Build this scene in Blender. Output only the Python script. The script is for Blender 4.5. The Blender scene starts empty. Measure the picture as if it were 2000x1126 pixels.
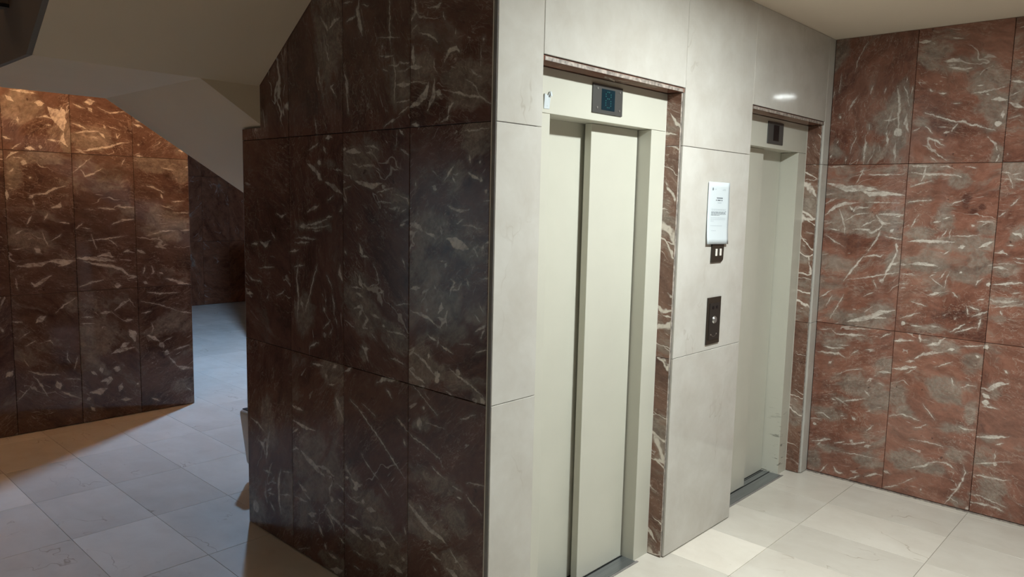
import bpy, bmesh, math, random
from mathutils import Vector, Matrix

C = bpy.context.scene.collection
rnd = random.Random(11)

# ------------------------------------------------------------------ camera
cam_d = bpy.data.cameras.new('camera'); cam = bpy.data.objects.new('camera', cam_d); C.objects.link(cam)
cam_d.sensor_width = 36.0; cam_d.lens = 26.341; cam_d.clip_start = 0.02; cam_d.clip_end = 60
_R = Vector((0.68379358, -0.72933715, 0.0222185)); _U = Vector((0.06926437, 0.09519128, 0.99304636)); _F = Vector((0.72638061, 0.67749977, -0.11560827))
m = Matrix.Identity(4)
for i in range(3):
    m[i][0] = _R[i]; m[i][1] = _U[i]; m[i][2] = -_F[i]
m.translation = (-1.81559, -1.78072, 1.68)
cam.matrix_world = m
bpy.context.scene.camera = cam

# ------------------------------------------------------------------ world, exposure, lamp powers
W = bpy.data.worlds.new('world'); bpy.context.scene.world = W; W.use_nodes = True
W.node_tree.nodes['Background'].inputs[0].default_value = (0.9, 0.8, 0.7, 1)
W.node_tree.nodes['Background'].inputs[1].default_value = 0.0
vs = bpy.context.scene.view_settings
vs.view_transform = 'Standard'; vs.look = 'None'; vs.exposure = 0.0; vs.gamma = 1.0; vs.use_curve_mapping = False
LOBBY_E = 980.0       # neutral ceiling lamp in the lift lobby
CORRIDOR_E = 1600.0    # cool ceiling lamp in the corridor behind the lifts
STAIR_E = 120.0        # warm globe over the upper landing
STAIR_FILL_E = 100.0      # weaker warm fill, added to warm the stairwell floor
ADDED_GLOW_E = 0.75       # unseen bluish glow added far to the left

# ------------------------------------------------------------------ measures
Z1, Z2, ZL, ZC = 1.944, 0.969, 2.197, 2.692
XA, XB, XC, XD, L = 0.2321, 1.199, 1.864, 2.8285, 2.919
D = 4.118
XW = -0.006

# ------------------------------------------------------------------ mesh helpers
def add_box(bm, x0, x1, y0, y1, z0, z1):
    v = [bm.verts.new((x, y, z)) for z in (z0, z1) for y in (y0, y1) for x in (x0, x1)]
    for f in ((0, 2, 3, 1), (4, 5, 7, 6), (0, 1, 5, 4), (2, 6, 7, 3), (0, 4, 6, 2), (1, 3, 7, 5)):
        bm.faces.new([v[i] for i in f])

def add_prism(bm, pts, fn0, fn1):
    """closed polygon pts (2-d) swept between the two placements fn0(p), fn1(p)"""
    a = [bm.verts.new(fn0(p)) for p in pts]; b = [bm.verts.new(fn1(p)) for p in pts]
    bm.faces.new(a); bm.faces.new(list(reversed(b)))
    n = len(pts)
    for i in range(n):
        bm.faces.new((a[i], b[i], b[(i + 1) % n], a[(i + 1) % n]))

def add_cyl(bm, c, r, h, axis='Z', seg=20, r2=None):
    r2 = r if r2 is None else r2
    def P(a, rad, t):
        u, w = rad * math.cos(a), rad * math.sin(a)
        return {'Z': (c[0] + u, c[1] + w, c[2] + t), 'Y': (c[0] + u, c[1] + t, c[2] + w), 'X': (c[0] + t, c[1] + u, c[2] + w)}[axis]
    A = [bm.verts.new(P(2 * math.pi * i / seg, r, 0)) for i in range(seg)]
    B = [bm.verts.new(P(2 * math.pi * i / seg, r2, h)) for i in range(seg)]
    bm.faces.new(A); bm.faces.new(list(reversed(B)))
    for i in range(seg):
        bm.faces.new((A[i], B[i], B[(i + 1) % seg], A[(i + 1) % seg]))

def mesh_of(name, bm, mat, smooth=False, bevel=0.0, seg=2):
    bmesh.ops.recalc_face_normals(bm, faces=bm.faces)
    if bevel:
        bmesh.ops.bevel(bm, geom=list(bm.edges), offset=bevel, segments=seg, affect='EDGES', profile=0.5)
    me = bpy.data.meshes.new(name); bm.to_mesh(me); bm.free()
    me.materials.append(mat)
    if smooth:
        for p in me.polygons: p.use_smooth = True
    return me

def link(name, me, parent=None, loc=(0, 0, 0), rotz=0.0):
    o = bpy.data.objects.new(name, me); C.objects.link(o)
    o.location = loc; o.rotation_euler = (0, 0, rotz)
    if parent is not None: o.parent = parent
    return o

def obj(name, bm, mat, parent=None, loc=(0, 0, 0), rotz=0.0, **kw):
    return link(name, mesh_of(name, bm, mat, **kw), parent, loc, rotz)

def struct(o):
    o['kind'] = 'structure'; return o

def thing(name, label, cat, loc=(0, 0, 0), rotz=0.0, group=None):
    o = bpy.data.objects.new(name, None); C.objects.link(o); o.empty_display_size = 0.1
    o.location = loc; o.rotation_euler = (0, 0, rotz)
    o['label'] = label; o['category'] = cat
    if group: o['group'] = group
    return o

def boxobj(name, b, mat, parent=None, **kw):
    bm = bmesh.new(); add_box(bm, *b); return obj(name, bm, mat, parent, **kw)

# ------------------------------------------------------------------ veins of the red marble
# vein strokes (half width in 0.1 mm, then u z in mm), grey and dark clouds (u z ru rz in mm), in wall coordinates
VEINS = {
    'R': dict(
        s='30 -185 2661 -160 2618 -135 2556 -122 2492;75 -147 2349 -116 2295 -103 2265;24 -45 2487 -38 2379;41 -233 2402 -220 2353;46 -305 2381 -296 2347;68 -365 2387 -382 2317 -385 2236 -387 2143;33 -401 2384 -421 2337 -437 2267;40 -347 2261 -338 2204 -323 2146;63 -310 2196 -344 2195 -382 2207;101 -429 2227 -425 2176 -442 2129;44 -447 2380 -445 2335;33 -416 2440 -413 2406;226 -371 2126 -404 2125;46 -329 2134 -326 2108;43 -10 2393 -4 2345;61 -54 2238 -55 2220;30 -156 2142 -153 2115;29 -227 2174 -228 2141;81 -460 2622 -520 2617;27 -531 2610 -545 2601;105 -606 2502 -641 2504 -673 2506;72 -614 2471 -675 2454 -705 2445 -738 2453;43 -538 2358 -550 2344;59 -584 2330 -607 2328 -625 2324;26 -650 2269 -695 2265;47 -525 2227 -610 2194 -678 2170 -728 2165 -754 2147 -783 2146 -823 2127 -871 2112;37 -691 2159 -670 2135 -662 2116;43 -531 2150 -570 2111;44 -464 2128 -505 2143;53 -622 2109 -652 2116;100 -839 2277 -876 2277 -914 2269;36 -766 2353 -799 2357;40 -745 2316 -797 2321 -844 2330 -903 2339;35 -812 2311 -827 2302;30 -833 2454 -788 2432 -775 2411;100 -900 2214 -898 2177;150 -882 2151 -880 2146;47 -631 2622 -682 2613;39 -919 2287 -965 2310;121 -920 2255 -990 2224;73 -924 2366 -979 2353;20 -927 2170 -980 2188;42 -158 2115 -142 2061 -127 2013;65 -211 2112 -213 2046 -209 1947;63 -328 2107 -338 2060;63 -378 2076 -377 2018 -384 1959;23 -293 2056 -293 2020;30 -108 1989 -106 1952;43 -24 2009 -8 1985;43 -55 2094 -45 2070;54 -546 2087 -594 2068 -633 2038;27 -562 2024 -617 1983 -652 1959;22 -565 1984 -604 1952;61 -841 2080 -877 2041 -892 2008;45 -900 1987 -893 1960 -885 1944;40 -933 1986 -939 1991;49 1 1930 -97 1937;58 -243 1881 -323 1884 -439 1885;36 -176 1829 -217 1920;183 -6 1835 -81 1816 -125 1798 -202 1805 -312 1793;145 -202 1792 -263 1769 -331 1775 -448 1765;37 2 1763 -60 1770;49 -2 1709 -74 1748;104 -7 1640 -65 1692 -119 1712 -208 1719;78 -150 1694 -170 1669 -192 1688 -257 1690;35 -237 1720 -323 1721 -424 1720;42 -126 1606 -184 1645 -259 1659;44 -2 1580 -54 1594;75 -317 1649 -385 1654 -451 1653;34 -408 1640 -452 1650;54 -224 1573 -263 1599 -302 1618;88 -306 1643 -344 1595 -383 1603;65 -178 1555 -225 1560 -261 1556 -285 1539 -329 1565 -345 1589;43 -91 1674 -113 1618 -129 1563 -129 1525;49 -32 1554 -100 1549;34 -361 1524 -451 1510;44 -22 1514 -74 1479 -131 1450;65 -336 1553 -317 1503 -275 1434;75 -425 1491 -434 1444;23 -400 1606 -455 1604;86 -387 1549 -405 1568;67 -468 1934 -506 1928 -569 1932;65 -476 1893 -552 1884 -635 1883 -711 1877 -737 1863;72 -548 1927 -546 1887 -536 1847;44 -482 1817 -535 1832 -586 1846;37 -621 1929 -662 1925 -699 1908;41 -742 1924 -797 1915;45 -468 1725 -521 1733 -594 1740;47 -689 1717 -757 1743;76 -610 1611 -635 1618 -653 1623;38 -657 1636 -694 1645;39 -500 1584 -532 1655;46 -830 1624 -897 1630;68 -802 1607 -815 1596;32 -708 1543 -783 1544 -846 1553;38 -662 1538 -685 1574;27 -696 1528 -705 1580;94 -490 1500 -539 1506 -586 1506 -665 1507 -726 1507;116 -748 1480 -782 1488;103 -846 1486 -879 1504 -911 1523;26 -851 1603 -878 1626;40 -918 1892 -960 1889;30 -946 1883 -963 1846 -978 1808;44 -981 1856 -1022 1848;30 -921 1857 -958 1851;30 -974 1716 -1012 1755;40 -928 1655 -958 1686;84 -996 1571 -1028 1564 -1041 1546;40 -973 1504 -1006 1506;61 -249 1398 -217 1353 -173 1287 -143 1240;59 -249 1395 -301 1408 -347 1405 -360 1415;64 -425 1488 -434 1441 -426 1404 -407 1361 -388 1317 -367 1254;118 -365 1272 -364 1248;63 -402 1354 -450 1376;36 -164 1248 -241 1265 -287 1275 -333 1288 -389 1302 -455 1316;30 -317 1262 -338 1215;38 -46 1071 -85 1146;44 -152 1159 -131 1106 -77 997;44 -5 1124 -41 1148 -77 1177;150 -182 991 -259 1016 -316 1039 -372 1070 -450 1092;59 -328 1034 -403 1040;48 -279 1059 -323 1102;42 -209 956 -322 962;44 -19 921 -94 934;36 -266 1158 -328 1189;94 -500 1367 -548 1377 -602 1375 -655 1367;68 -457 1364 -490 1364;62 -458 1310 -521 1310 -548 1309;40 -460 1250 -514 1258;40 -467 1227 -500 1233;27 -695 1249 -701 1301 -714 1343;27 -671 1299 -698 1347;27 -624 1300 -685 1253;28 -643 1325 -618 1306;72 -682 1224 -616 1200;37 -849 1275 -852 1298 -880 1317;103 -902 1285 -911 1292;36 -865 1197 -898 1209;43 -814 1157 -823 1112;37 -824 1158 -879 1142;52 -848 1104 -914 1140;50 -533 1155 -610 1137;51 -481 1050 -581 1095;115 -504 1032 -495 1012;39 -544 1015 -598 1017;44 -634 1027 -692 1026;53 -746 1004 -812 1059;48 -771 1004 -829 1032 -873 1047;53 -888 1097 -878 1039;38 -698 1091 -715 1099;54 -738 1230 -765 1203;64 -765 1336 -774 1348;33 -704 1457 -680 1438;71 -921 1459 -958 1467 -982 1455;76 -918 1382 -960 1385 -994 1374;31 -916 1398 -949 1403 -1004 1409;65 -930 1288 -977 1295 -1013 1306 -1068 1306;76 -917 1214 -937 1199 -994 1202 -1053 1211;36 -921 1163 -987 1174 -1073 1197;51 -975 1153 -986 1126;35 -1011 1438 -1057 1438;40 -1017 1422 -1059 1414;56 -97 931 -127 907 -206 914 -296 920;37 -200 913 -249 908;41 -380 917 -437 956;51 -51 818 -102 816 -182 826;37 -132 839 -205 847;69 -6 781 -85 784 -148 787 -192 768;82 -135 791 -154 785;76 -93 716 -108 732;48 -302 836 -354 843;31 -227 799 -255 823;44 -151 658 -210 694 -293 715;83 -387 712 -415 717 -455 721;72 -328 645 -361 670;36 -360 685 -377 688;42 -392 644 -415 639;49 -314 585 -346 559;43 -193 493 -253 512 -324 536;50 -142 513 -219 476;51 -125 496 -150 494;58 -30 387 -81 394 -121 370;39 -6 346 -64 352;87 -258 406 -275 384;44 -188 397 -212 404;98 -22 311 -41 319;36 -344 341 -382 382;98 -458 912 -502 922 -561 929;73 -591 968 -602 924;77 -625 911 -659 918 -690 928 -703 951 -723 967;34 -604 940 -641 942;80 -528 798 -576 812;84 -575 824 -621 858 -663 871 -719 885;92 -459 746 -509 752 -536 765 -589 778;76 -739 900 -774 911;31 -797 930 -910 949;32 -821 694 -855 715 -894 719;64 -850 717 -860 719;49 -772 744 -785 705;27 -685 791 -735 820 -779 839;43 -829 477 -865 467 -912 472;46 -606 420 -638 428 -663 452;35 -463 457 -529 484 -580 476 -635 464;28 -638 568 -709 486;28 -538 732 -590 772;63 -880 890 -901 882;115 -919 959 -931 932;129 -924 713 -954 713 -999 750 -1045 764;131 -927 685 -967 664;158 -945 642 -951 632;41 -932 617 -1010 615;61 -1021 828 -1035 819;84 -20 199 -99 225 -136 237;51 -163 220 -224 240;62 -213 224 -285 243 -343 267;87 -253 259 -272 247;104 -339 240 -374 252;39 -57 181 -75 202;37 -223 169 -289 179 -415 182;45 -82 8 -126 71;58 -167 72 -181 45 -201 34 -226 41;61 -353 49 -382 70 -410 84 -451 89;31 -259 10 -323 48;39 -590 347 -666 351 -709 349 -762 341;62 -603 174 -677 207 -697 230 -738 247;50 -738 247 -790 249 -828 228;44 -872 252 -885 220 -869 162 -848 113 -825 70 -794 6;47 -468 17 -545 52;29 -545 58 -598 98 -629 119;58 -666 67 -666 61;48 -460 117 -495 111;82 -906 22 -906 19;105 -922 439 -999 455 -1069 471;41 -1012 414 -1049 435;37 -1015 383 -1015 325;37 -920 283 -978 301 -1034 321 -1081 336;94 -1016 314 -1026 299;58 -920 220 -984 226 -1042 225 -1089 232;37 -914 108 -954 108 -1029 95 -1088 78;63 -918 62 -987 65 -1046 65 -1080 55',
        g='-394 2264 71 175;-345 2180 110 71;-24 2622 55 122;-540 2562 88 96;-687 2480 122 44;-816 2381 85 65;-854 2206 84 108;-508 2171 63 52;-953 2295 36 80;-302 2002 123 72;-398 2070 55 59;-67 2014 60 49;-891 1992 28 65;-174 1774 173 43;-127 1594 136 75;-362 1584 94 72;-337 1912 100 30;-279 1538 169 49;-556 1892 114 63;-728 1857 64 51;-669 1642 46 69;-556 1551 79 35;-766 1504 169 34;-881 1599 52 39;-967 1910 50 48;-1014 1566 41 65;-383 1078 101 73;-229 1016 147 50;-544 1371 106 30;-874 1384 57 67;-806 1322 73 45;-687 1225 76 35;-870 1141 58 51;-652 1009 129 29;-424 1362 44 60;-993 1376 69 66;-985 1199 74 22;-88 843 124 103;-412 766 57 74;-260 581 119 64;-87 402 126 53;-381 553 104 75;-174 499 74 52;-736 926 126 47;-867 871 49 74;-493 594 56 80;-756 676 77 59;-825 464 86 35;-884 542 30 81;-545 499 77 43;-980 689 62 57;-134 183 95 39;-363 156 78 70;-578 212 100 49;-715 198 91 36;-838 303 67 59;-859 38 57 36;-44 87 46 67;-1023 164 73 98;-975 449 58 29',
        d='-767 1735 27 45;-806 1679 29 25;-843 1708 22 22;-705 1092 21 23',
    ),
    'L': dict(
        s='84 1038 2426 1000 2387 986 2361;93 896 2405 940 2395 978 2368;39 1001 2305 979 2240;46 1056 2240 1057 2198 1027 2098;50 943 2145 965 2135 928 2095;63 850 2383 818 2390 787 2393;37 874 2456 811 2454;119 763 2452 776 2415 763 2363 742 2313;35 749 2433 702 2421;44 570 2422 570 2347 566 2256;29 636 2294 511 2278;49 636 2223 598 2217 547 2215;29 547 2209 541 2175 534 2140 537 2099 537 2042;43 572 2182 528 2177 510 2186 450 2177;29 610 2170 578 2163;38 522 2154 479 2153 450 2160;105 528 2105 485 2104 449 2102;33 527 2041 448 2045;38 515 1995 454 2021;108 865 2187 851 2137 841 2023;30 611 2269 620 2248;69 426 2398 416 2354 445 2326;32 445 2289 404 2309;107 433 2237 429 2196 426 2159;91 450 2165 379 2154;28 399 2145 396 2123;93 257 2163 231 2198 199 2202 178 2189;55 198 2157 199 2171;31 312 2180 312 2151 297 2128;40 398 2279 341 2265 307 2246 291 2227;137 448 2017 401 2032 361 2055 339 2100;112 349 1999 315 2044 311 2108;132 305 2065 271 2051;42 272 2067 212 2057 149 2038 73 2027 19 1998;25 140 2092 99 2065 73 2029;24 141 2130 70 2089;44 277 2368 298 2354 348 2358;61 206 2018 227 2002 232 1978;26 265 2331 260 2306;34 201 2267 198 2250;27 348 2347 351 2333;40 64 2219 61 2209;20 73 2190 74 2130;23 449 2110 362 2104;41 1087 2014 1072 1944;44 603 1953 509 1991;53 275 1953 243 1962 227 1975;93 436 1953 388 1950;33 147 1917 96 1916 22 1923;46 124 1834 119 1810;37 68 1815 73 1805;63 128 1775 92 1760 62 1746;70 67 1753 59 1746;91 316 1728 294 1717;62 41 1712 36 1708;61 232 1658 199 1648 162 1641 115 1648;44 207 1761 195 1743;35 175 1772 207 1768;40 197 1800 223 1779 250 1747;23 317 1787 289 1765;33 409 1743 406 1728;20 50 1677 20 1681;119 444 1586 408 1584 378 1566;30 182 1596 145 1615;34 155 1590 108 1591 57 1583;119 856 1865 806 1867 757 1862;66 878 1878 856 1879;36 729 1887 675 1884 635 1867;62 716 1859 675 1854;62 495 1866 452 1842;38 813 1820 778 1809;47 771 1805 716 1808 668 1808 628 1785;55 872 1773 828 1767 821 1756;120 792 1748 736 1736 675 1728 615 1740;91 615 1728 596 1724;38 872 1714 821 1727;40 648 1702 544 1720;45 648 1667 557 1663;39 531 1697 457 1678 451 1663;49 569 1641 506 1646;59 518 1630 500 1650;34 493 1631 463 1643;44 493 1588 450 1605;49 505 1576 468 1585;53 508 1939 483 1919;29 521 1936 529 1879;41 1150 1877 1061 1909;75 1022 1895 1007 1865;74 1006 1929 960 1931;106 1151 1824 1110 1806 1071 1783 1039 1748;147 1070 1792 1047 1748;125 1008 1744 947 1723 887 1693;105 1070 1827 1046 1822;45 953 1799 886 1788;96 1155 1614 1105 1629 1065 1641;52 1002 1592 963 1600;57 887 1634 910 1620;40 993 1666 947 1684;59 1418 1600 1373 1585 1336 1598;138 1575 1458 1526 1446 1478 1473;56 1655 1444 1595 1447;47 1467 1512 1435 1480;47 1589 1332 1444 1348;50 1717 1298 1662 1272 1571 1265;72 1716 1193 1654 1202;53 1428 1214 1372 1230 1354 1246;49 1505 1207 1520 1185;135 1215 1546 1156 1551;60 1156 1555 1082 1565 994 1586;42 1206 1542 1098 1544 979 1558;42 1115 1530 1050 1537;61 1250 1494 1148 1497 1083 1496;56 1260 1470 1199 1478 1140 1477;57 1304 1428 1226 1440;64 1235 1384 1246 1308 1234 1234 1245 1117;38 1271 1362 1184 1374;44 1076 1386 1110 1320 1144 1243 1179 1161;41 1005 1343 962 1289;41 966 1262 951 1228 948 1175;115 904 1399 904 1355 889 1330;90 1030 1201 1022 1179;114 1213 1213 1196 1182;45 870 1462 859 1445;98 765 1489 751 1465 744 1448;43 758 1447 702 1441;37 668 1416 641 1369 634 1337;93 765 1367 758 1334 740 1314;44 823 1311 751 1313;31 702 1322 634 1341;52 627 1333 614 1310 647 1298;110 801 1223 758 1236 737 1217;67 744 1233 773 1187;25 535 1265 447 1283;35 486 1453 473 1423;65 787 1288 737 1277;72 444 1588 408 1582;85 402 1586 366 1564;83 354 1561 308 1548 296 1537;59 269 1587 260 1554;174 235 1541 191 1535 148 1516 117 1514;131 224 1537 159 1508;64 71 1528 91 1512 70 1485;63 46 1529 56 1507;33 36 1533 12 1540;63 233 1456 239 1437;23 272 1457 234 1461;33 58 1410 13 1415;86 435 1339 381 1350;54 210 1398 188 1385 210 1354 215 1335;35 210 1354 166 1365 156 1388;52 125 1406 119 1381;37 299 1364 288 1350;57 434 1257 380 1251 326 1238 268 1211;72 386 1255 350 1247;101 259 1307 258 1289 275 1264;64 225 1281 235 1250 229 1220;101 275 1249 246 1241 263 1212;43 81 1280 54 1258;39 29 1254 54 1236;25 61 1325 40 1295;26 90 1455 105 1425;47 344 1263 333 1276;46 303 1226 257 1209;47 337 1175 279 1158;47 273 1172 279 1137;45 262 1147 194 1127;44 439 1107 390 1089 354 1075 318 1049 283 1024;141 289 1039 265 1031;118 288 1011 271 1018;58 438 1025 401 1003 358 995 343 986;58 376 971 346 977;40 210 1071 182 1053 117 1035 53 1010 33 996;122 166 1075 165 1053;95 48 993 27 971;97 68 981 84 971;50 225 981 191 970;38 72 1150 22 1165;27 162 1166 130 1172 88 1171;51 79 1225 29 1247;43 34 1242 48 1204;58 325 1111 330 1086;45 868 1163 802 1143;77 730 1210 709 1187 737 1153 709 1149;69 688 1213 627 1201;63 613 1172 593 1172;41 580 1158 515 1162 458 1150;93 744 1071 723 1049 702 1009;65 737 1059 702 1069;41 553 1054 514 1052 470 1039;36 576 1100 570 1085;27 688 1135 640 1108;41 944 1171 925 1138;36 1031 1110 975 1149;48 964 1119 984 1085;103 1032 1083 1016 1076;55 1140 1012 1073 1040;94 646 933 606 958 566 963 514 968;63 869 946 824 965;63 585 924 546 890;148 939 816 916 779 886 731;55 1124 935 1033 940;91 1018 906 1010 889;48 994 860 947 871;71 962 943 930 958;24 431 973 346 926 274 877;54 357 899 351 885;31 151 892 114 904 72 928;24 346 949 316 924;59 1698 559 1636 551 1565 520;109 1515 531 1537 469 1550 371;124 1628 463 1578 449 1559 401;50 1572 318 1502 324;57 1503 284 1454 280;100 1413 366 1434 298 1432 205 1414 143;111 1554 254 1566 197 1546 160;50 1535 212 1475 219;51 1545 219 1494 250;48 1417 236 1322 264;303 1682 120 1641 89;41 1394 361 1319 375;58 1516 170 1478 134;86 1303 709 1267 702 1205 703;71 1295 639 1242 631 1172 625 1104 631;53 1297 574 1251 607;60 1298 492 1271 509 1244 510;140 1226 505 1157 478 1089 453 1031 435;81 1098 465 1039 476 958 457;136 1023 475 982 462;43 1015 444 958 445;74 967 434 991 389 992 346;111 992 351 959 341;120 1247 343 1212 326 1177 321;46 1204 308 1143 291;66 1285 269 1178 271;54 935 433 888 419 880 407;54 927 360 881 349;81 1041 302 984 272;97 1170 219 1101 240;71 864 531 857 515 834 498;65 872 474 842 480;128 826 482 789 465 752 476;116 812 445 774 451;47 850 400 812 390 752 394;58 819 399 767 415;103 752 403 731 405;100 716 383 652 391;38 832 828 788 810 702 754 611 693 518 623 459 584;27 752 831 653 795;34 752 610 709 572 632 527;32 618 514 563 477;61 512 817 448 778;51 473 739 463 720;29 442 775 411 762 337 743 260 715 240 688;49 351 900 348 885;149 381 850 374 799;28 344 838 228 837;35 370 501 358 486;39 1203 311 1151 286;79 1041 300 984 265 913 250 881 231;37 1033 274 976 243 953 203;110 1166 218 1114 224;96 1084 194 1051 151;36 921 185 882 172;76 1035 123 1023 93;105 1003 85 938 79;153 987 13 891 39;43 1000 356 951 346;40 1263 14 1164 54;101 874 257 812 250 745 235;74 738 260 702 259 673 246;94 687 252 631 269 596 259 576 253;121 631 265 589 257;67 680 311 638 320 596 327;35 850 316 767 312;38 590 349 535 315 495 293;35 813 166 724 160;118 562 191 508 193 475 184;29 805 94 760 92;66 645 206 589 226;46 820 266 760 280;90 475 249 466 243;31 464 381 454 351;112 716 381 659 391;113 442 486 401 465 357 441 297 419 249 411 217 397;33 197 384 162 352 123 330;33 168 340 151 352;63 301 333 248 321;119 213 300 178 294 150 290;35 320 377 302 374;30 289 282 270 268;36 109 665 71 672 14 677;28 185 630 140 624;55 162 596 140 596;27 113 620 96 602 59 586 37 568;48 300 676 283 663 230 647',
        g='361 2066 90 80;391 2141 69 55;171 2102 126 42;510 2115 73 94;144 2031 125 52;971 2322 96 186;90 1882 74 62;190 1743 63 65;297 1595 142 45;729 1845 133 73;506 1646 80 70;969 1817 90 34;772 1273 85 120;1188 1183 76 94;1114 1555 143 36;297 1549 179 60;352 1413 142 96;236 1291 109 75;132 1503 102 43;75 1273 76 43;365 1049 72 79;176 1036 159 45;179 1193 132 56;53 995 41 29;737 1179 77 68;521 1145 83 53;730 1052 43 52;954 931 94 59;909 776 39 59;1534 584 90 131;1360 242 97 130;1641 100 129 61;1156 556 121 98;1210 460 107 74;966 467 90 71;1074 351 128 73;819 493 69 78;738 421 111 45;374 827 55 40;282 621 129 40;976 282 91 86;970 43 102 49;1196 213 82 76;1227 1 94 41;666 333 123 58;596 223 121 67;775 225 100 46;166 514 69 59;309 428 122 41;190 326 88 60;401 460 52 42',
        d='',
    ),
    'B': dict(
        s='398 -178 2244 -137 2207 -107 2161 -91 2100;200 -97 2253 -81 2185;194 -257 2270 -202 2269;65 -255 2172 -200 2184 -151 2171;46 -202 2125 -165 2125;129 -330 1965 -271 1959;97 -233 1985 -240 1964;80 -188 2030 -107 2022;63 -456 2030 -411 2013;50 -363 2165 -359 2125;51 -402 1954 -353 1991;134 -91 2086 -100 2029 -70 1989;125 -426 2298 -381 2263;96 -401 2340 -248 2332;68 -44 2153 1 2143 59 2120;69 -14 2089 59 2105 133 2111;63 71 2071 131 2061;84 133 2111 159 2085 172 2064;71 -20 1950 87 1982 211 2008 267 2034 353 2051;207 53 2304 114 2317;104 72 2270 97 2244;64 132 2280 213 2245 318 2266;50 249 2106 258 2074 273 2101;92 168 2158 181 2130;48 -32 2287 52 2261;96 372 2183 444 2163;89 388 2214 423 2202;53 514 2029 567 2063;158 697 2010 753 2021;74 396 2028 410 2037;75 386 1953 430 1951;75 -440 1884 -409 1923 -367 1936;51 -404 1896 -345 1896;160 -359 1868 -323 1863;63 -427 1797 -396 1826;126 -449 1682 -447 1614;52 -310 1761 -303 1775;80 -297 1651 -223 1660 -165 1696 -94 1716;130 -322 1630 -291 1644;48 -45 1807 9 1859 78 1920;63 8 1838 33 1788 80 1805 150 1851;51 276 1872 306 1926;62 569 1875 653 1859;69 452 1736 504 1722 579 1686;77 555 1677 569 1639;48 741 1879 773 1892;148 -189 1562 -138 1577 -131 1605;73 -237 1477 -210 1527;78 -309 1512 -339 1450;72 -298 1617 -288 1575;64 -411 1382 -368 1409;55 -143 1466 -79 1455;40 -252 1407 -239 1350 -216 1300;41 -199 1335 -134 1377;52 -347 1346 -316 1355;166 -301 1288 -265 1252;45 -439 1279 -373 1287;146 -409 1167 -343 1171 -269 1174 -218 1193;192 -218 1193 -167 1191 -110 1181 -51 1193;82 -162 1155 -110 1174;133 -330 1050 -312 1027 -261 1060 -210 1093;65 -424 1091 -416 1006;49 30 1557 84 1551;86 112 1565 166 1561 229 1557;88 251 1573 293 1572 358 1574;88 197 1446 269 1476 355 1483;49 -41 1419 6 1455;42 -8 1429 52 1414;50 21 1330 158 1342 308 1365;36 57 1374 93 1262;44 172 1338 233 1288;158 -43 1208 23 1205 125 1193 215 1175;96 2 1184 89 1158 193 1138 256 1112 304 1063 355 1056;181 91 1217 168 1229 195 1206;89 274 1241 318 1255;71 -32 1001 36 1026 126 1043;185 202 1001 244 990;76 289 1041 362 1052;114 369 1253 428 1224;78 440 1359 554 1389 663 1399;65 695 1395 775 1398;48 652 1534 771 1532;56 638 1616 733 1627;77 522 1334 537 1346;77 470 1132 483 1084 467 1062;61 417 1127 408 1073;121 574 1024 620 1013 683 985 764 967;115 406 1011 435 997;63 521 1075 559 1061;55 -196 824 -142 877 -55 929;112 195 810 246 852 305 885;147 96 800 166 801;55 433 930 524 912 673 913;39 386 863 513 829 669 762;58 677 758 765 737;52 -456 789 -397 783;201 -318 771 -285 796 -253 811;33 -420 668 -351 717;33 -386 614 -323 646;41 -299 624 -236 635 -211 606;40 -397 522 -374 468;81 -370 435 -290 401 -182 384;68 -347 399 -306 334 -266 239;34 -459 230 -349 348;208 -204 339 -187 277;70 -181 261 -130 229 -51 181;50 -151 349 -59 331;49 -130 544 -132 492 -114 460;49 -65 498 -89 411;50 -34 782 47 775;43 -36 734 59 728;266 290 653 318 619 331 562;187 162 490 219 506 322 516;189 227 528 287 560;147 81 401 93 353;225 171 372 222 364;222 84 293 140 299 124 255;257 5 221 74 217 117 233;188 225 254 208 194;138 213 130 294 123;109 18 380 58 343;130 -11 170 3 183;110 7 113 34 77;62 334 228 346 238;99 249 728 322 728;141 422 599 467 573 512 540;199 512 532 542 488;161 548 454 579 434;56 543 536 607 561;58 620 461 742 483;81 579 409 640 326;165 640 326 696 302 761 292;47 455 691 469 649 453 611;64 436 105 497 70;50 708 141 748 109;54 383 769 451 783;196 -510 417 -466 453;77 -528 765 -512 728',
        g='-267 1908 188 41;-402 1819 47 136;585 1895 172 62;698 1791 72 197;91 2072 123 72;-313 2217 122 102;-74 2031 32 106;571 1435 157 142;314 1536 58 76;-322 1352 136 84;-97 859 46 66;103 613 128 114;548 681 209 97;652 175 108 66',
        d='',
    ),
}

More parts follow.
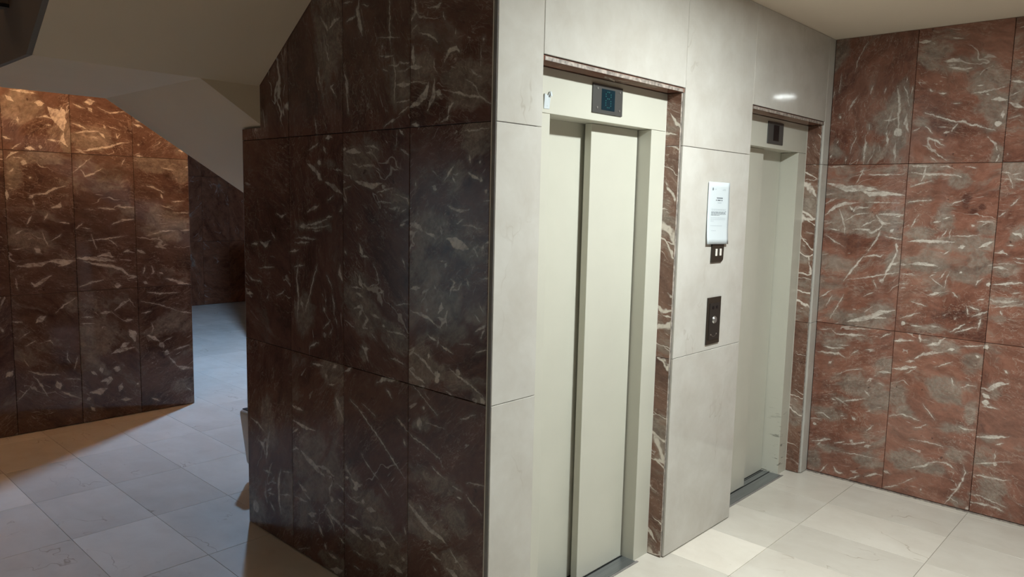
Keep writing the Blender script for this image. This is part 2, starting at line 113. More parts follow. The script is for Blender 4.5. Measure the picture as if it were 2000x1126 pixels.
# ------------------------------------------------------------------ materials
class NT:
    def __init__(s, name):
        s.m = bpy.data.materials.new(name); s.m.use_nodes = True
        s.t = s.m.node_tree; s.b = s.t.nodes['Principled BSDF']
    def n(s, typ, **kw):
        q = s.t.nodes.new(typ)
        for k, v in kw.items(): setattr(q, k, v)
        return q
    def put(s, sock, val):
        if isinstance(val, bpy.types.NodeSocket): s.t.links.new(val, sock)
        else: sock.default_value = val
    def math(s, op, a, b=0.0, c=0.0, clamp=False):
        q = s.n('ShaderNodeMath', operation=op, use_clamp=clamp)
        s.put(q.inputs[0], a); s.put(q.inputs[1], b); s.put(q.inputs[2], c); return q.outputs[0]
    def vmath(s, op, a, b=(0, 0, 0), scale=None):
        q = s.n('ShaderNodeVectorMath', operation=op); s.put(q.inputs[0], a)
        if op == 'SCALE': s.put(q.inputs[3], scale)
        else: s.put(q.inputs[1], b)
        return q.outputs[0]
    def noise(s, v, scale, detail=4.0, rough=0.55, dist=0.0):
        q = s.n('ShaderNodeTexNoise'); s.put(q.inputs['Vector'], v)
        q.inputs['Scale'].default_value = scale; q.inputs['Detail'].default_value = detail
        q.inputs['Roughness'].default_value = rough; q.inputs['Distortion'].default_value = dist
        return q.outputs['Fac'], q.outputs['Color']
    def edge(s, v, scale, rand=1.0):
        q = s.n('ShaderNodeTexVoronoi', feature='DISTANCE_TO_EDGE'); s.put(q.inputs['Vector'], v)
        q.inputs['Scale'].default_value = scale; q.inputs['Randomness'].default_value = rand
        return q.outputs['Distance']
    def step(s, x, lo, hi):
        q = s.n('ShaderNodeMapRange', interpolation_type='SMOOTHSTEP')
        s.put(q.inputs[0], x); s.put(q.inputs[1], lo); s.put(q.inputs[2], hi); return q.outputs[0]
    def mix(s, f, a, b, blend='MIX'):
        q = s.n('ShaderNodeMix', data_type='RGBA', blend_type=blend)
        s.put(q.inputs[0], f); s.put(q.inputs[6], a); s.put(q.inputs[7], b); return q.outputs[2]
    def attr(s, name):
        q = s.n('ShaderNodeAttribute', attribute_type='OBJECT', attribute_name=name); return q.outputs['Fac']
    def obj_co(s):
        return s.n('ShaderNodeTexCoord').outputs['Object']
    def ramp(s, f, stops):
        q = s.n('ShaderNodeValToRGB'); s.put(q.inputs[0], f)
        e = q.color_ramp.elements
        while len(e) < len(stops): e.new(0.5)
        for k, (p, c) in zip(e, stops): k.position = p; k.color = (*c, 1)
        return q.outputs[0]
    def scl(s, v, x, y, z=1.0):
        return s.vmath('MULTIPLY', v, (x, y, z))

def plain(name, col, rough=0.5, metal=0.0, emit=None, estr=0.0, spec=0.5, coat=0.0):
    k = NT(name); b = k.b
    b.inputs['Base Color'].default_value = (*col, 1); b.inputs['Roughness'].default_value = rough
    b.inputs['Metallic'].default_value = metal; b.inputs['Specular IOR Level'].default_value = spec
    b.inputs['Coat Weight'].default_value = coat
    if emit: b.inputs['Emission Color'].default_value = (*emit, 1); b.inputs['Emission Strength'].default_value = estr
    return k.m

def mottled(name, col, var=0.06, scale=6.0, rough=0.5, bump=0.0, bscale=120.0, spec=0.5):
    k = NT(name); v = k.obj_co()
    f, _ = k.noise(v, scale, 5.0)
    d = tuple(c * (1 - var) for c in col); l = tuple(min(1, c * (1 + var)) for c in col)
    k.put(k.b.inputs['Base Color'], k.ramp(f, [(0.3, d), (0.7, l)]))
    k.b.inputs['Roughness'].default_value = rough; k.b.inputs['Specular IOR Level'].default_value = spec
    if bump:
        g, _ = k.noise(v, bscale, 3.0)
        q = k.n('ShaderNodeBump'); q.inputs['Strength'].default_value = bump; q.inputs['Distance'].default_value = 0.002
        k.put(q.inputs['Height'], g); k.put(k.b.inputs['Normal'], q.outputs[0])
    return k.m

def stroke_group():
    """one tapering vein: segment A + h*BA, half width W0 + h*DW; gives signed depth inside the vein"""
    g = bpy.data.node_groups.new('vein_segment', 'ShaderNodeTree')
    for nm, ty in (('P', 'NodeSocketVector'), ('A', 'NodeSocketVector'), ('BA', 'NodeSocketVector'), ('K', 'NodeSocketVector'), ('W0', 'NodeSocketFloat'), ('DW', 'NodeSocketFloat'), ('Prev', 'NodeSocketFloat')):
        g.interface.new_socket(nm, in_out='INPUT', socket_type=ty)
    g.interface.new_socket('Depth', in_out='OUTPUT', socket_type='NodeSocketFloat')
    g.interface.new_socket('Next', in_out='OUTPUT', socket_type='NodeSocketVector')
    i = g.nodes.new('NodeGroupInput'); o = g.nodes.new('NodeGroupOutput')
    def vm(op, a, b=None, sc=None):
        q = g.nodes.new('ShaderNodeVectorMath'); q.operation = op
        g.links.new(a, q.inputs[0])
        if b is not None: g.links.new(b, q.inputs[1])
        if sc is not None: g.links.new(sc, q.inputs[3])
        return q
    def mm(op, a, b=None, c=None, clamp=False):
        q = g.nodes.new('ShaderNodeMath'); q.operation = op; q.use_clamp = clamp
        for k, x in enumerate((a, b, c)):
            if x is None: continue
            if isinstance(x, float): q.inputs[k].default_value = x
            else: g.links.new(x, q.inputs[k])
        return q.outputs[0]
    pa = vm('SUBTRACT', i.outputs['P'], i.outputs['A']).outputs[0]
    h = mm('MULTIPLY', vm('DOT_PRODUCT', pa, i.outputs['K']).outputs['Value'], 1.0, clamp=True)
    dd = vm('LENGTH', vm('SUBTRACT', pa, vm('SCALE', i.outputs['BA'], sc=h).outputs[0]).outputs[0]).outputs['Value']
    w = mm('MULTIPLY_ADD', h, i.outputs['DW'], i.outputs['W0'])
    best = mm('MAXIMUM', mm('SUBTRACT', w, dd), i.outputs['Prev'])
    g.links.new(best, o.inputs[0])
    # hand the point on through the chain, so that the segments are worked through one after another
    q = g.nodes.new('ShaderNodeVectorMath'); q.operation = 'MULTIPLY_ADD'
    g.links.new(best, q.inputs[0]); q.inputs[1].default_value = (1e-6, 1e-6, 0); g.links.new(i.outputs['P'], q.inputs[2])
    g.links.new(q.outputs[0], o.inputs[1])
    return g
STROKE = stroke_group()

def red_marble(name='red_marble', segs=(), greys=(), darks=(), tint=(1, 1, 1), grey_amt=0.45, faint=1.0, rough=0.08, hairs=1.0):
    """polished red marble with grey clouds and white slashes; local X/Z is the face of a tile.
    segs: (x0, z0, x1, z1, w0, w1) veins, greys / darks: (x, z, rx, rz) clouds, all in the tile's own metres"""
    k = NT(name)
    sep = k.n('ShaderNodeSeparateXYZ'); k.put(sep.inputs[0], k.obj_co())
    cmb = k.n('ShaderNodeCombineXYZ'); k.put(cmb.inputs[0], sep.outputs[0]); k.put(cmb.inputs[1], sep.outputs[2])
    flat = cmb.outputs[0]
    so = k.n('ShaderNodeCombineXYZ'); k.put(so.inputs[2], k.math('MULTIPLY', k.attr('seed'), 3.7))
    shifted = k.vmath('ADD', flat, so.outputs[0])
    rot = k.n('ShaderNodeVectorRotate', rotation_type='Z_AXIS'); k.put(rot.inputs['Vector'], shifted); k.put(rot.inputs['Angle'], k.attr('angle'))
    v0 = rot.outputs[0]
    amt = k.attr('veining'); red = k.attr('redness')
    mapped = len(segs) > 0
    _, wc = k.noise(v0, 3.2, 4.0)
    _, wf = k.noise(v0, 16.0, 3.0)
    w1 = k.vmath('SCALE', k.vmath('SUBTRACT', wc, (0.5, 0.5, 0.5)), scale=0.22)
    w2 = k.vmath('SCALE', k.vmath('SUBTRACT', wf, (0.5, 0.5, 0.5)), scale=0.03)
    v = k.vmath('ADD', v0, k.vmath('ADD', w1, w2))
    # ground
    g1, _ = k.noise(k.scl(v, 2.2, 4.0), 1.0, 9.0, 0.68)
    g1f, _ = k.noise(v0, 60.0, 4.0, 0.7)
    gg = k.math('ADD', g1, k.math('MULTIPLY', k.math('SUBTRACT', g1f, 0.5), 0.22))
    base = k.ramp(gg, [(p_, tuple(c * t for c, t in zip(col_, tint))) for p_, col_ in ((0.28, (0.090, 0.038, 0.028)), (0.43, (0.190, 0.082, 0.057)), (0.60, (0.250, 0.116, 0.082)), (0.74, (0.285, 0.168, 0.128)))])
    # grey clouds
    g2, _ = k.noise(k.scl(v, 2.6, 5.0), 1.0, 8.0, 0.68)
    def clouds(lst, soft):
        acc = -5.0
        for (x, z, rx, rz) in lst:
            q = k.vmath('MULTIPLY', k.vmath('SUBTRACT', flat, (x, z, 0)), (1 / rx, 1 / rz, 0))
            q2 = k.n('ShaderNodeVectorMath', operation='LENGTH'); k.put(q2.inputs[0], q)
            acc = k.math('MAXIMUM', k.math('SUBTRACT', 1.0, q2.outputs['Value']), acc)
        return k.step(k.math('ADD', acc, k.math('MULTIPLY', k.math('SUBTRACT', g2, 0.5), soft)), -0.10, 0.55)
    proc = k.step(k.math('ADD', g2, k.math('SUBTRACT', 0.5, red)), 0.54, 0.68)
    if greys:
        grey_f = k.math('MAXIMUM', k.math('MULTIPLY', clouds(greys, 4.4), k.math('ADD', 0.62, k.math('MULTIPLY', k.step(g1f, 0.35, 0.6), 0.38))), k.math('MULTIPLY', proc, grey_amt))
    else:
        grey_f = k.math('MULTIPLY', proc, max(0.6, grey_amt) if mapped else 1.0)
    g3, _ = k.noise(v, 26.0, 6.0, 0.65)
    grey = k.ramp(g3, [(0.3, (0.180, 0.142, 0.114)), (0.7, (0.360, 0.310, 0.262))])
    col = k.mix(k.math('MULTIPLY', grey_f, 0.82), base, grey)
    if darks:
        col = k.mix(k.math('MULTIPLY', clouds(darks, 4.0), 0.75), col, (0.075, 0.028, 0.022, 1))
    # streaky lights and darks within the ground
    s1, _ = k.noise(k.scl(v, 7.0, 15.0), 1.0, 8.0, 0.7)
    col = k.mix(1.0, col, k.ramp(s1, [(0.30, (0.62, 0.60, 0.60)), (0.52, (1.0, 1.0, 1.0)), (0.72, (1.30, 1.30, 1.30))]), 'MULTIPLY')
    # fine pale hairs: contour lines of stretched noise, in two directions, here and there
    turn = k.n('ShaderNodeVectorRotate', rotation_type='Z_AXIS'); k.put(turn.inputs['Vector'], v); turn.inputs['Angle'].default_value = 0.95
    n1, _ = k.noise(v0, 4.2, 3.0)
    n1b, _ = k.noise(k.vmath('ADD', v0, (7.3, 2.1, 0)), 3.4, 3.0)
    for (vec, sx, sy, wd, mask, amt_) in ((v, 3.2, 9.0, 0.007, n1, 0.30), (v, 9.0, 20.0, 0.012, n1b, 0.34), (turn.outputs[0], 3.0, 12.0, 0.007, n1b, 0.26), (v0, 6.0, 38.0, 0.016, n1, 0.30)):
        h_, _ = k.noise(k.scl(vec, sx, sy), 1.0, 4.0, 0.55)
        hr = k.math('MULTIPLY', k.math('SUBTRACT', 1.0, k.step(k.math('ABSOLUTE', k.math('SUBTRACT', h_, 0.5)), 0.0, wd)), k.step(mask, 0.44 - 0.06 * (hairs - 1.0), 0.64 - 0.10 * (hairs - 1.0)))
        col = k.mix(k.math('MULTIPLY', hr, min(1.0, amt_ * faint * hairs)), col, (0.50, 0.40, 0.33, 1))
    # pale flecks in swarms
    fl, _ = k.noise(k.scl(v0, 34.0, 70.0), 1.0, 3.0, 0.6)
    col = k.mix(k.math('MULTIPLY', k.math('MULTIPLY', k.step(fl, 0.64, 0.70), k.step(n1b, 0.50 - 0.06 * (hairs - 1.0), 0.68 - 0.08 * (hairs - 1.0))), 0.55 * faint), col, (0.56, 0.49, 0.42, 1))
    # short splinters: thin, stretched, only here and there
    n2, _ = k.noise(k.scl(v0, 3.0, 6.0), 1.0, 4.0, 0.6)
    n3, _ = k.noise(k.scl(v0, 9.0, 46.0), 1.0, 2.0, 0.5, 0.6)
    cut = k.math('SUBTRACT', 0.715 if mapped else 0.70, k.math('MULTIPLY', amt, 0.03))
    lens = k.math('MULTIPLY', k.step(n3, cut, k.math('ADD', cut, 0.045)), k.step(n2, 0.42, 0.6))
    n4, _ = k.noise(k.scl(v, 1.3, 4.2), 1.0, 3.0, 0.5)
    n5, _ = k.noise(v0, 3.6, 2.0)
    lw = k.math('MULTIPLY', k.step(k.math('ADD', n5, k.math('MULTIPLY', amt, 0.05)), 0.56, 0.74), 0.009 if mapped else 0.013)
    ln = k.math('SUBTRACT', 1.0, k.step(k.math('ABSOLUTE', k.math('SUBTRACT', n4, 0.5)), k.math('MULTIPLY', lw, 0.3), k.math('ADD', lw, 0.0006)))
    ln = k.math('MULTIPLY', ln, k.step(lw, 0.0006, 0.003))
    white = k.math('MULTIPLY', k.math('MAXIMUM', lens, ln), 0.55 if mapped else 0.8)
    if not mapped:
        wid = k.math('MULTIPLY', k.step(k.math('ADD', n2, k.math('MULTIPLY', amt, 0.1)), 0.52, 0.80), 0.06)
        e2 = k.edge(k.scl(v, 2.3, 8.5), 1.0)
        sl = k.math('SUBTRACT', 1.0, k.step(e2, k.math('MULTIPLY', wid, 0.35), k.math('ADD', wid, 0.004)))
        white = k.math('MAXIMUM', white, k.math('MULTIPLY', sl, k.step(wid, 0.004, 0.02)))
    else:
        # the veins one can name, slightly frayed
        _, f1 = k.noise(shifted, 38.0, 3.0, 0.6)
        p = k.vmath('ADD', flat, k.vmath('MULTIPLY', k.vmath('SUBTRACT', f1, (0.5, 0.5, 0.5)), (0.019, 0.019, 0.0)))
        acc = -1.0
        for (x0, z0, x1, z1, a, b) in segs:
            q = k.n('ShaderNodeGroup', node_tree=STROKE)
            dx, dz = x1 - x0, z1 - z0; l2 = max(dx * dx + dz * dz, 1e-8)
            k.put(q.inputs['P'], p); q.inputs['A'].default_value = (x0, z0, 0); q.inputs['BA'].default_value = (dx, dz, 0)
            q.inputs['K'].default_value = (dx / l2, dz / l2, 0); q.inputs['W0'].default_value = a; q.inputs['DW'].default_value = b - a
            k.put(q.inputs['Prev'], acc); acc = q.outputs[0]; p = q.outputs[1]
        f2, _ = k.noise(k.vmath('ADD', shifted, (3.1, 1.7, 0)), 130.0, 3.0, 0.6)
        dpt = k.math('ADD', acc, k.math('MULTIPLY', k.math('SUBTRACT', f2, 0.5), 0.0065))
        f3, _ = k.noise(k.scl(v0, 16.0, 34.0), 1.0, 6.0, 0.7)
        body = k.math('MULTIPLY', k.step(dpt, -0.0022, 0.0022), k.math('ADD', 0.32, k.math('MULTIPLY', k.step(f3, 0.36, 0.60), 0.68)))
        halo = k.math('MULTIPLY', k.step(dpt, -0.020, 0.0), k.math('MULTIPLY', k.step(f3, 0.35, 0.65), 0.45))
        col = k.mix(halo, col, grey)
        white = k.math('MAXIMUM', white, body)
    g6, _ = k.noise(v0, 45.0, 3.0)
    white = k.math('MULTIPLY', white, k.math('ADD', 0.55, k.math('MULTIPLY', k.step(g6, 0.25, 0.5), 0.45)))
    col = k.mix(k.math('MULTIPLY', white, 0.90 * faint), col, (0.70, 0.64, 0.57, 1))
    # dark spots
    n7, _ = k.noise(v0, 24.0, 2.0)
    col = k.mix(k.math('MULTIPLY', k.step(n7, 0.72, 0.77), 0.7), col, (0.05, 0.025, 0.02, 1))
    tn = k.n('ShaderNodeCombineColor')
    for i in range(3): k.put(tn.inputs[i], k.attr('tone'))
    col = k.mix(1.0, col, tn.outputs[0], 'MULTIPLY')
    k.put(k.b.inputs['Base Color'], col)
    k.b.inputs['Roughness'].default_value = rough
    return k.m

def _parse(t): return [[float(q) for q in r.split()] for r in t.split(';')] if t else []
_veins = {w: {a: _parse(t) for a, t in dct.items()} for w, dct in VEINS.items()}
# the red marble's tint, grey share and polish, set per wall
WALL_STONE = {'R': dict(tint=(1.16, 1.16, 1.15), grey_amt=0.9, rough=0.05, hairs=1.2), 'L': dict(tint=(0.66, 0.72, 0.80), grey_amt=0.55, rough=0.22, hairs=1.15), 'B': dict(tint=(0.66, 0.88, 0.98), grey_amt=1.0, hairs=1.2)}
def tile_marble(wall, u0, u1, z0, z1):
    """the red marble of one tile of wall R, L or B, with the veins that fall on it"""
    W_ = _veins[wall]; um, zm = (u0 + u1) / 2, (z0 + z1) / 2; sg = -1.0 if wall in 'RL' else 1.0
    segs = []
    for st in W_['s']:
        hw = max(0.0009, st[0] * 1e-4); P = [(st[i] / 1000, st[i + 1] / 1000) for i in range(1, len(st), 2)]
        L_ = [0.0]
        for a, b in zip(P, P[1:]): L_.append(L_[-1] + math.hypot(b[0] - a[0], b[1] - a[1]))
        tot = L_[-1] or 1.0
        prof = [hw * (0.12 + 0.88 * math.sin(math.pi * min(1, max(0, l / tot))) ** 0.8) for l in L_]
        for i in range(len(P) - 1):
            a, b = P[i], P[i + 1]
            # cut long single segments in the middle so that they swell there
            pieces = [(a, b, prof[i], prof[i + 1])]
            if len(P) == 2:
                mp = ((a[0] + b[0]) / 2, (a[1] + b[1]) / 2); pieces = [(a, mp, prof[0], hw), (mp, b, hw, prof[1])]
            for (p, q, wa, wb) in pieces:
                if max(p[0], q[0]) < u0 - 0.004 or min(p[0], q[0]) > u1 + 0.004 or max(p[1], q[1]) < z0 - 0.004 or min(p[1], q[1]) > z1 + 0.004: continue
                segs.append((sg * (p[0] - um), p[1] - zm, sg * (q[0] - um), q[1] - zm, wa, wb))
    def cl(lst): return [(sg * (u - um), z - zm, max(0.02, 1.25 * ru / 1000), max(0.02, 1.25 * rz / 1000)) for (u, z, ru, rz) in ((c[0] / 1000, c[1] / 1000, c[2], c[3]) for c in lst) if u0 <= u <= u1 and z0 <= z <= z1]
    if not segs:
        if 'red' + wall not in M: M['red' + wall] = red_marble('red_marble_plain', **WALL_STONE[wall])
        return M['red' + wall]
    return red_marble('red_marble_tile', segs, cl(W_['g']), cl(W_['d']), **WALL_STONE[wall])

def cream_marble(name, lo, hi, vein, rough, streak=0.5, stretch=(7.0, 2.0, 3.0)):
    """crema marble; local X/Y/Z whichever face shows"""
    k = NT(name); co = k.obj_co()
    seed = k.attr('seed')
    off = k.n('ShaderNodeCombineXYZ'); k.put(off.inputs[0], k.math('MULTIPLY', seed, 5.1)); k.put(off.inputs[1], k.math('MULTIPLY', seed, 2.3)); k.put(off.inputs[2], k.math('MULTIPLY', seed, 7.7))
    v0 = k.vmath('ADD', co, off.outputs[0])
    _, wc = k.noise(v0, 2.5, 4.0)
    v = k.vmath('ADD', v0, k.vmath('SCALE', k.vmath('SUBTRACT', wc, (0.5, 0.5, 0.5)), scale=0.25))
    a, _ = k.noise(v, 3.0, 7.0, 0.6)
    b, _ = k.noise(k.scl(v, *stretch), 1.0, 7.0, 0.65)
    col = k.ramp(k.math('ADD', k.math('MULTIPLY', a, 0.6), k.math('MULTIPLY', b, 0.4)), [(0.34, lo), (0.62, hi)])
    n1, _ = k.noise(v0, 2.6, 2.0)
    q, _ = k.noise(k.scl(v, 2.6, 1.2, 1.2), 1.0, 4.0, 0.55)
    ln = k.math('SUBTRACT', 1.0, k.step(k.math('ABSOLUTE', k.math('SUBTRACT', q, 0.5)), 0.0, 0.006))
    ln = k.math('MULTIPLY', ln, k.step(n1, 0.52, 0.66))
    col = k.mix(k.math('MULTIPLY', ln, streak), col, (*vein, 1))
    c, _ = k.noise(k.scl(v, 30.0, 14.0, 20.0), 1.0, 3.0)
    col = k.mix(k.math('MULTIPLY', k.step(c, 0.72, 0.78), 0.5 * streak), col, (*vein, 1))
    tone = k.attr('tone')
    col = k.mix(1.0, col, k.n('ShaderNodeCombineColor').outputs[0], 'MULTIPLY')
    cc = [q for q in k.t.nodes if q.bl_idname == 'ShaderNodeCombineColor'][0]
    for i in range(3): k.put(cc.inputs[i], tone)
    tn = k.n('ShaderNodeCombineColor')
    for i in range(3): k.put(tn.inputs[i], k.attr('tone'))
    col = k.mix(1.0, col, tn.outputs[0], 'MULTIPLY')
    k.put(k.b.inputs['Base Color'], col)
    k.b.inputs['Roughness'].default_value = rough
    return k.m

def lift_paint(name, col, scuff=0.0):
    k = NT(name); v = k.obj_co()
    f, _ = k.noise(v, 4.0, 5.0)
    c = k.ramp(f, [(0.3, tuple(x * 0.95 for x in col)), (0.7, col)])
    if scuff:
        sep = k.n('ShaderNodeSeparateXYZ'); k.put(sep.inputs[0], v)
        low = k.math('SUBTRACT', 1.0, k.step(sep.outputs[2], 0.10, 0.55))
        s, _ = k.noise(k.scl(v, 9.0, 9.0, 55.0), 1.0, 4.0, 0.6)
        c = k.mix(k.math('MULTIPLY', k.math('MULTIPLY', k.step(s, 0.60, 0.66), low), scuff), c, (0.12, 0.115, 0.09, 1))
    k.put(k.b.inputs['Base Color'], c); k.b.inputs['Roughness'].default_value = 0.34
    g, _ = k.noise(v, 300.0, 2.0)
    q = k.n('ShaderNodeBump'); q.inputs['Strength'].default_value = 0.04; q.inputs['Distance'].default_value = 0.001
    k.put(q.inputs['Height'], g); k.put(k.b.inputs['Normal'], q.outputs[0])
    return k.m

def brushed(name, col, rough):
    k = NT(name); v = k.obj_co()
    f, _ = k.noise(k.scl(v, 3.0, 220.0, 3.0), 1.0, 3.0)
    k.put(k.b.inputs['Base Color'], k.ramp(f, [(0.3, tuple(x * 0.7 for x in col)), (0.7, col)]))
    k.b.inputs['Metallic'].default_value = 0.9; k.b.inputs['Roughness'].default_value = rough
    return k.m

M = {}
M['red'] = red_marble()
M['red_reveal'] = red_marble('red_marble_reveal', tint=(0.80, 0.95, 0.95), grey_amt=1.0, rough=0.1)
M['red_far'] = red_marble('red_marble_far', tint=(0.95, 0.82, 0.62), faint=0.25)
M['panel'] = cream_marble('beige_marble', (0.535, 0.505, 0.455), (0.615, 0.595, 0.55), (0.30, 0.24, 0.18), 0.035, 0.30, (6.0, 6.0, 6.0))
M['floor'] = cream_marble('cream_floor_marble', (0.64, 0.59, 0.52), (0.74, 0.70, 0.63), (0.30, 0.22, 0.15), 0.22, 0.55)
M['grout'] = plain('dark_grout', (0.07, 0.055, 0.045), 0.8)
M['grout_light'] = plain('light_grout', (0.30, 0.27, 0.22), 0.8)
M['grout_pale'] = plain('pale_grout', (0.55, 0.51, 0.45), 0.8)
M['edge'] = mottled('sawn_marble_edge', (0.25, 0.235, 0.225), 0.15, 20, 0.6)
M['chip'] = mottled('pale_chipped_edge', (0.33, 0.285, 0.25), 0.62, 55, 0.5)
M['plaster'] = mottled('beige_plaster', (0.70, 0.57, 0.42), 0.03, 2.0, 0.75, 0.15, 90)
M['plaster_shaded'] = mottled('shaded_stringer_plaster', (0.16, 0.135, 0.115), 0.05, 3.0, 0.7, 0.1, 90)  # darker plaster: the shade on the unlit stringer side put into the colour
M['ceiling'] = mottled('ceiling_paint', (0.74, 0.64, 0.52), 0.02, 2.0, 0.7, 0.1, 90)
M['lift'] = lift_paint('cream_lift_paint', (0.615, 0.602, 0.52))
M['jamb'] = lift_paint('scuffed_lift_paint', (0.615, 0.602, 0.52), 0.8)
M['black'] = plain('lift_gap_black', (0.008, 0.008, 0.008), 0.9)
M['alu'] = brushed('brushed_aluminium', (0.42, 0.45, 0.48), 0.38)
M['plate'] = plain('dark_bronze_plate', (0.072, 0.070, 0.066), 0.4, 0.1)
M['plate_brown'] = plain('dark_brown_plate', (0.036, 0.028, 0.021), 0.4, 0.2)
M['plate_face'] = plain('call_panel_face', (0.030, 0.027, 0.025), 0.35, 0.2)
M['screen'] = plain('dark_teal_display', (0.006, 0.022, 0.032), 0.08)
M['screen_off'] = plain('black_display', (0.006, 0.008, 0.010), 0.1)
M['dot'] = plain('display_dots', (0.02, 0.10, 0.10), 0.4, emit=(0.03, 0.30, 0.26), estr=0.07)
M['screw'] = plain('steel_screw', (0.55, 0.55, 0.53), 0.35, 0.9)
M['steel'] = plain('button_steel', (0.55, 0.54, 0.52), 0.3, 0.9)
M['steel_face'] = plain('button_face', (0.30, 0.29, 0.28), 0.4, 0.6)
M['edge_light'] = plain('painted_edge_light', (0.74, 0.70, 0.63), 0.5)  # pale colour standing in for lamplight on thin edges
M['white'] = plain('white_plastic', (0.80, 0.76, 0.70), 0.4)
M['paper'] = plain('white_paper', (0.63, 0.685, 0.715), 0.8, spec=0.2)
M['ink'] = plain('printed_ink', (0.16, 0.18, 0.20), 0.9, spec=0.1)
M['ink_pale'] = plain('pale_printed_ink', (0.48, 0.53, 0.57), 0.9, spec=0.1)
M['bin'] = mottled('grey_plastic', (0.60, 0.54, 0.48), 0.05, 8.0, 0.5)
M['lamp_n'] = plain('neutral_lamp_glow', (0.8, 0.8, 0.8), 0.5, emit=(0.93, 1.0, 0.98), estr=LOBBY_E)
M['lamp_c'] = plain('cool_lamp_glow', (0.8, 0.8, 0.8), 0.5, emit=(0.46, 0.76, 1.20), estr=CORRIDOR_E)
M['lamp_w'] = plain('warm_lamp_glow', (0.8, 0.8, 0.8), 0.5, emit=(1.0, 0.56, 0.26), estr=STAIR_E)
M['warm_fill'] = plain('added_warm_fill', (0.8, 0.8, 0.8), 0.5, emit=(1.0, 0.60, 0.31), estr=STAIR_FILL_E)
M['added_glow'] = plain('blue_fill_glow', (0.6, 0.7, 0.75), 0.3, emit=(0.55, 0.85, 1.0), estr=ADDED_GLOW_E)
M['dark_wall'] = mottled('dark_brown_cladding', (0.20, 0.175, 0.15), 0.2, 3.0, 0.4)
M['housing'] = plain('lamp_housing', (0.7, 0.7, 0.68), 0.4)

# ------------------------------------------------------------------ wall tiles
_cache = {}
def tile_mesh(w, h, t, mat, cham=0.0015):
    """upright tile: origin in the middle of its face, face towards local -Y, body behind it"""
    key = (round(w, 4), round(h, 4), round(t, 4), mat.name)
    if key in _cache: return _cache[key]
    bm = bmesh.new(); a, b = w / 2, h / 2
    F = [bm.verts.new(p) for p in ((-a + cham, 0, -b + cham), (a - cham, 0, -b + cham), (a - cham, 0, b - cham), (-a + cham, 0, b - cham))]
    G = [bm.verts.new(p) for p in ((-a, cham, -b), (a, cham, -b), (a, cham, b), (-a, cham, b))]
    K = [bm.verts.new(p) for p in ((-a, t, -b), (a, t, -b), (a, t, b), (-a, t, b))]
    bm.faces.new(F); bm.faces.new(list(reversed(K)))
    for P, Q in ((F, G), (G, K)):
        for i in range(4):
            bm.faces.new((P[i], Q[i], Q[(i + 1) % 4], P[(i + 1) % 4]))
    _cache[key] = mesh_of('tile', bm, mat); return _cache[key]

_seed = [0]
def dress(o, angle=0.0, veining=0.5, redness=0.5, tone=1.0, seed=None):
    _seed[0] += 1
    o['seed'] = float(_seed[0]) * 1.37 if seed is None else float(seed)
    o['angle'] = math.radians(angle); o['veining'] = float(veining); o['redness'] = float(redness); o['tone'] = float(tone)
    return o

GAP = 0.0024
def wall_tile(parent, kind, face, u0, u1, z0, z1, mat, t=0.016, name='tile', gap=GAP, **kw):
    """kind 'x': wall faces -x at x=face, u runs along y.  kind 'y': wall faces -y at y=face, u runs along x"""
    w, h = u1 - u0 - gap, z1 - z0 - gap
    me = tile_mesh(w, h, t, mat); um, zm = (u0 + u1) / 2, (z0 + z1) / 2
    prou = rnd.uniform(-0.0003, 0.0003)
    if kind == 'x': o = link(name, me, parent, (face + prou, um, zm), -math.pi / 2)
    else: o = link(name, me, parent, (um, face + prou, zm), 0.0)
    return dress(o, **kw)

# ================================================================== STRUCTURE
# ---- floor
floor = struct(boxobj('floor', (-4.6, 5.6, -4.6, 9.6, -0.20, -0.0025), M['grout_light']))
FX, FY, FX0, FY0 = 0.397, 0.61, -0.32, -0.305
bm = bmesh.new(); c_ = 0.0008
def floor_tile_mesh(w, h, t):
    a, b = w / 2, h / 2; bm = bmesh.new()
    F = [bm.verts.new(p) for p in ((-a + c_, -b + c_, 0), (a - c_, -b + c_, 0), (a - c_, b - c_, 0), (-a + c_, b - c_, 0))]
    G = [bm.verts.new(p) for p in ((-a, -b, -c_), (a, -b, -c_), (a, b, -c_), (-a, b, -c_))]
    K = [bm.verts.new(p) for p in ((-a, -b, -t), (a, -b, -t), (a, b, -t), (-a, b, -t))]
    bm.faces.new(F); bm.faces.new(list(reversed(K)))
    for P, Q in ((F, G), (G, K)):
        for i in range(4): bm.faces.new((P[i], Q[i], Q[(i + 1) % 4], P[(i + 1) % 4]))
    return mesh_of('tile', bm, M['floor'])
ft = floor_tile_mesh(FX - 0.0016, FY - 0.0022, 0.02)
bm.free()
rest = bmesh.new()
for i in range(-10, 14):
    for j in range(-7, 16):
        x0, y0 = FX0 + i * FX, FY0 + j * FY
        x, y = x0 + FX / 2, y0 + FY / 2
        if x < -4.4 or x > 5.3 or y < -4.4 or y > 9.5: continue
        vis = (-1.6 < x < 0.35 and 0.6 < y < 4.3) or (0.35 <= x < 4.2 and y > 1.8 and y > 1.94 * x - 0.1) or (0.4 < x < 3.1 and -1.6 < y < 0.35)
        if vis:
            o = link('tile', ft, floor, (x, y, rnd.uniform(-0.0002, 0.0002)))
            tn = rnd.choice((0.965, 0.985, 1.0, 1.0, 1.02))
            if (i, j) == (4, 0): tn = 1.12
            if (i, j) == (-2, 5): tn = 1.10
            if (i, j) == (-1, 3): tn = 1.07
            dress(o, tone=tn)
        else:
            add_box(rest, x - FX / 2 + 0.0008, x + FX / 2 - 0.0008, y - FY / 2 + 0.001, y + FY / 2 - 0.001, -0.02, 0)
o = obj('floor_tiles', rest, M['floor'], floor); o['kind'] = 'stuff'; dress(o)

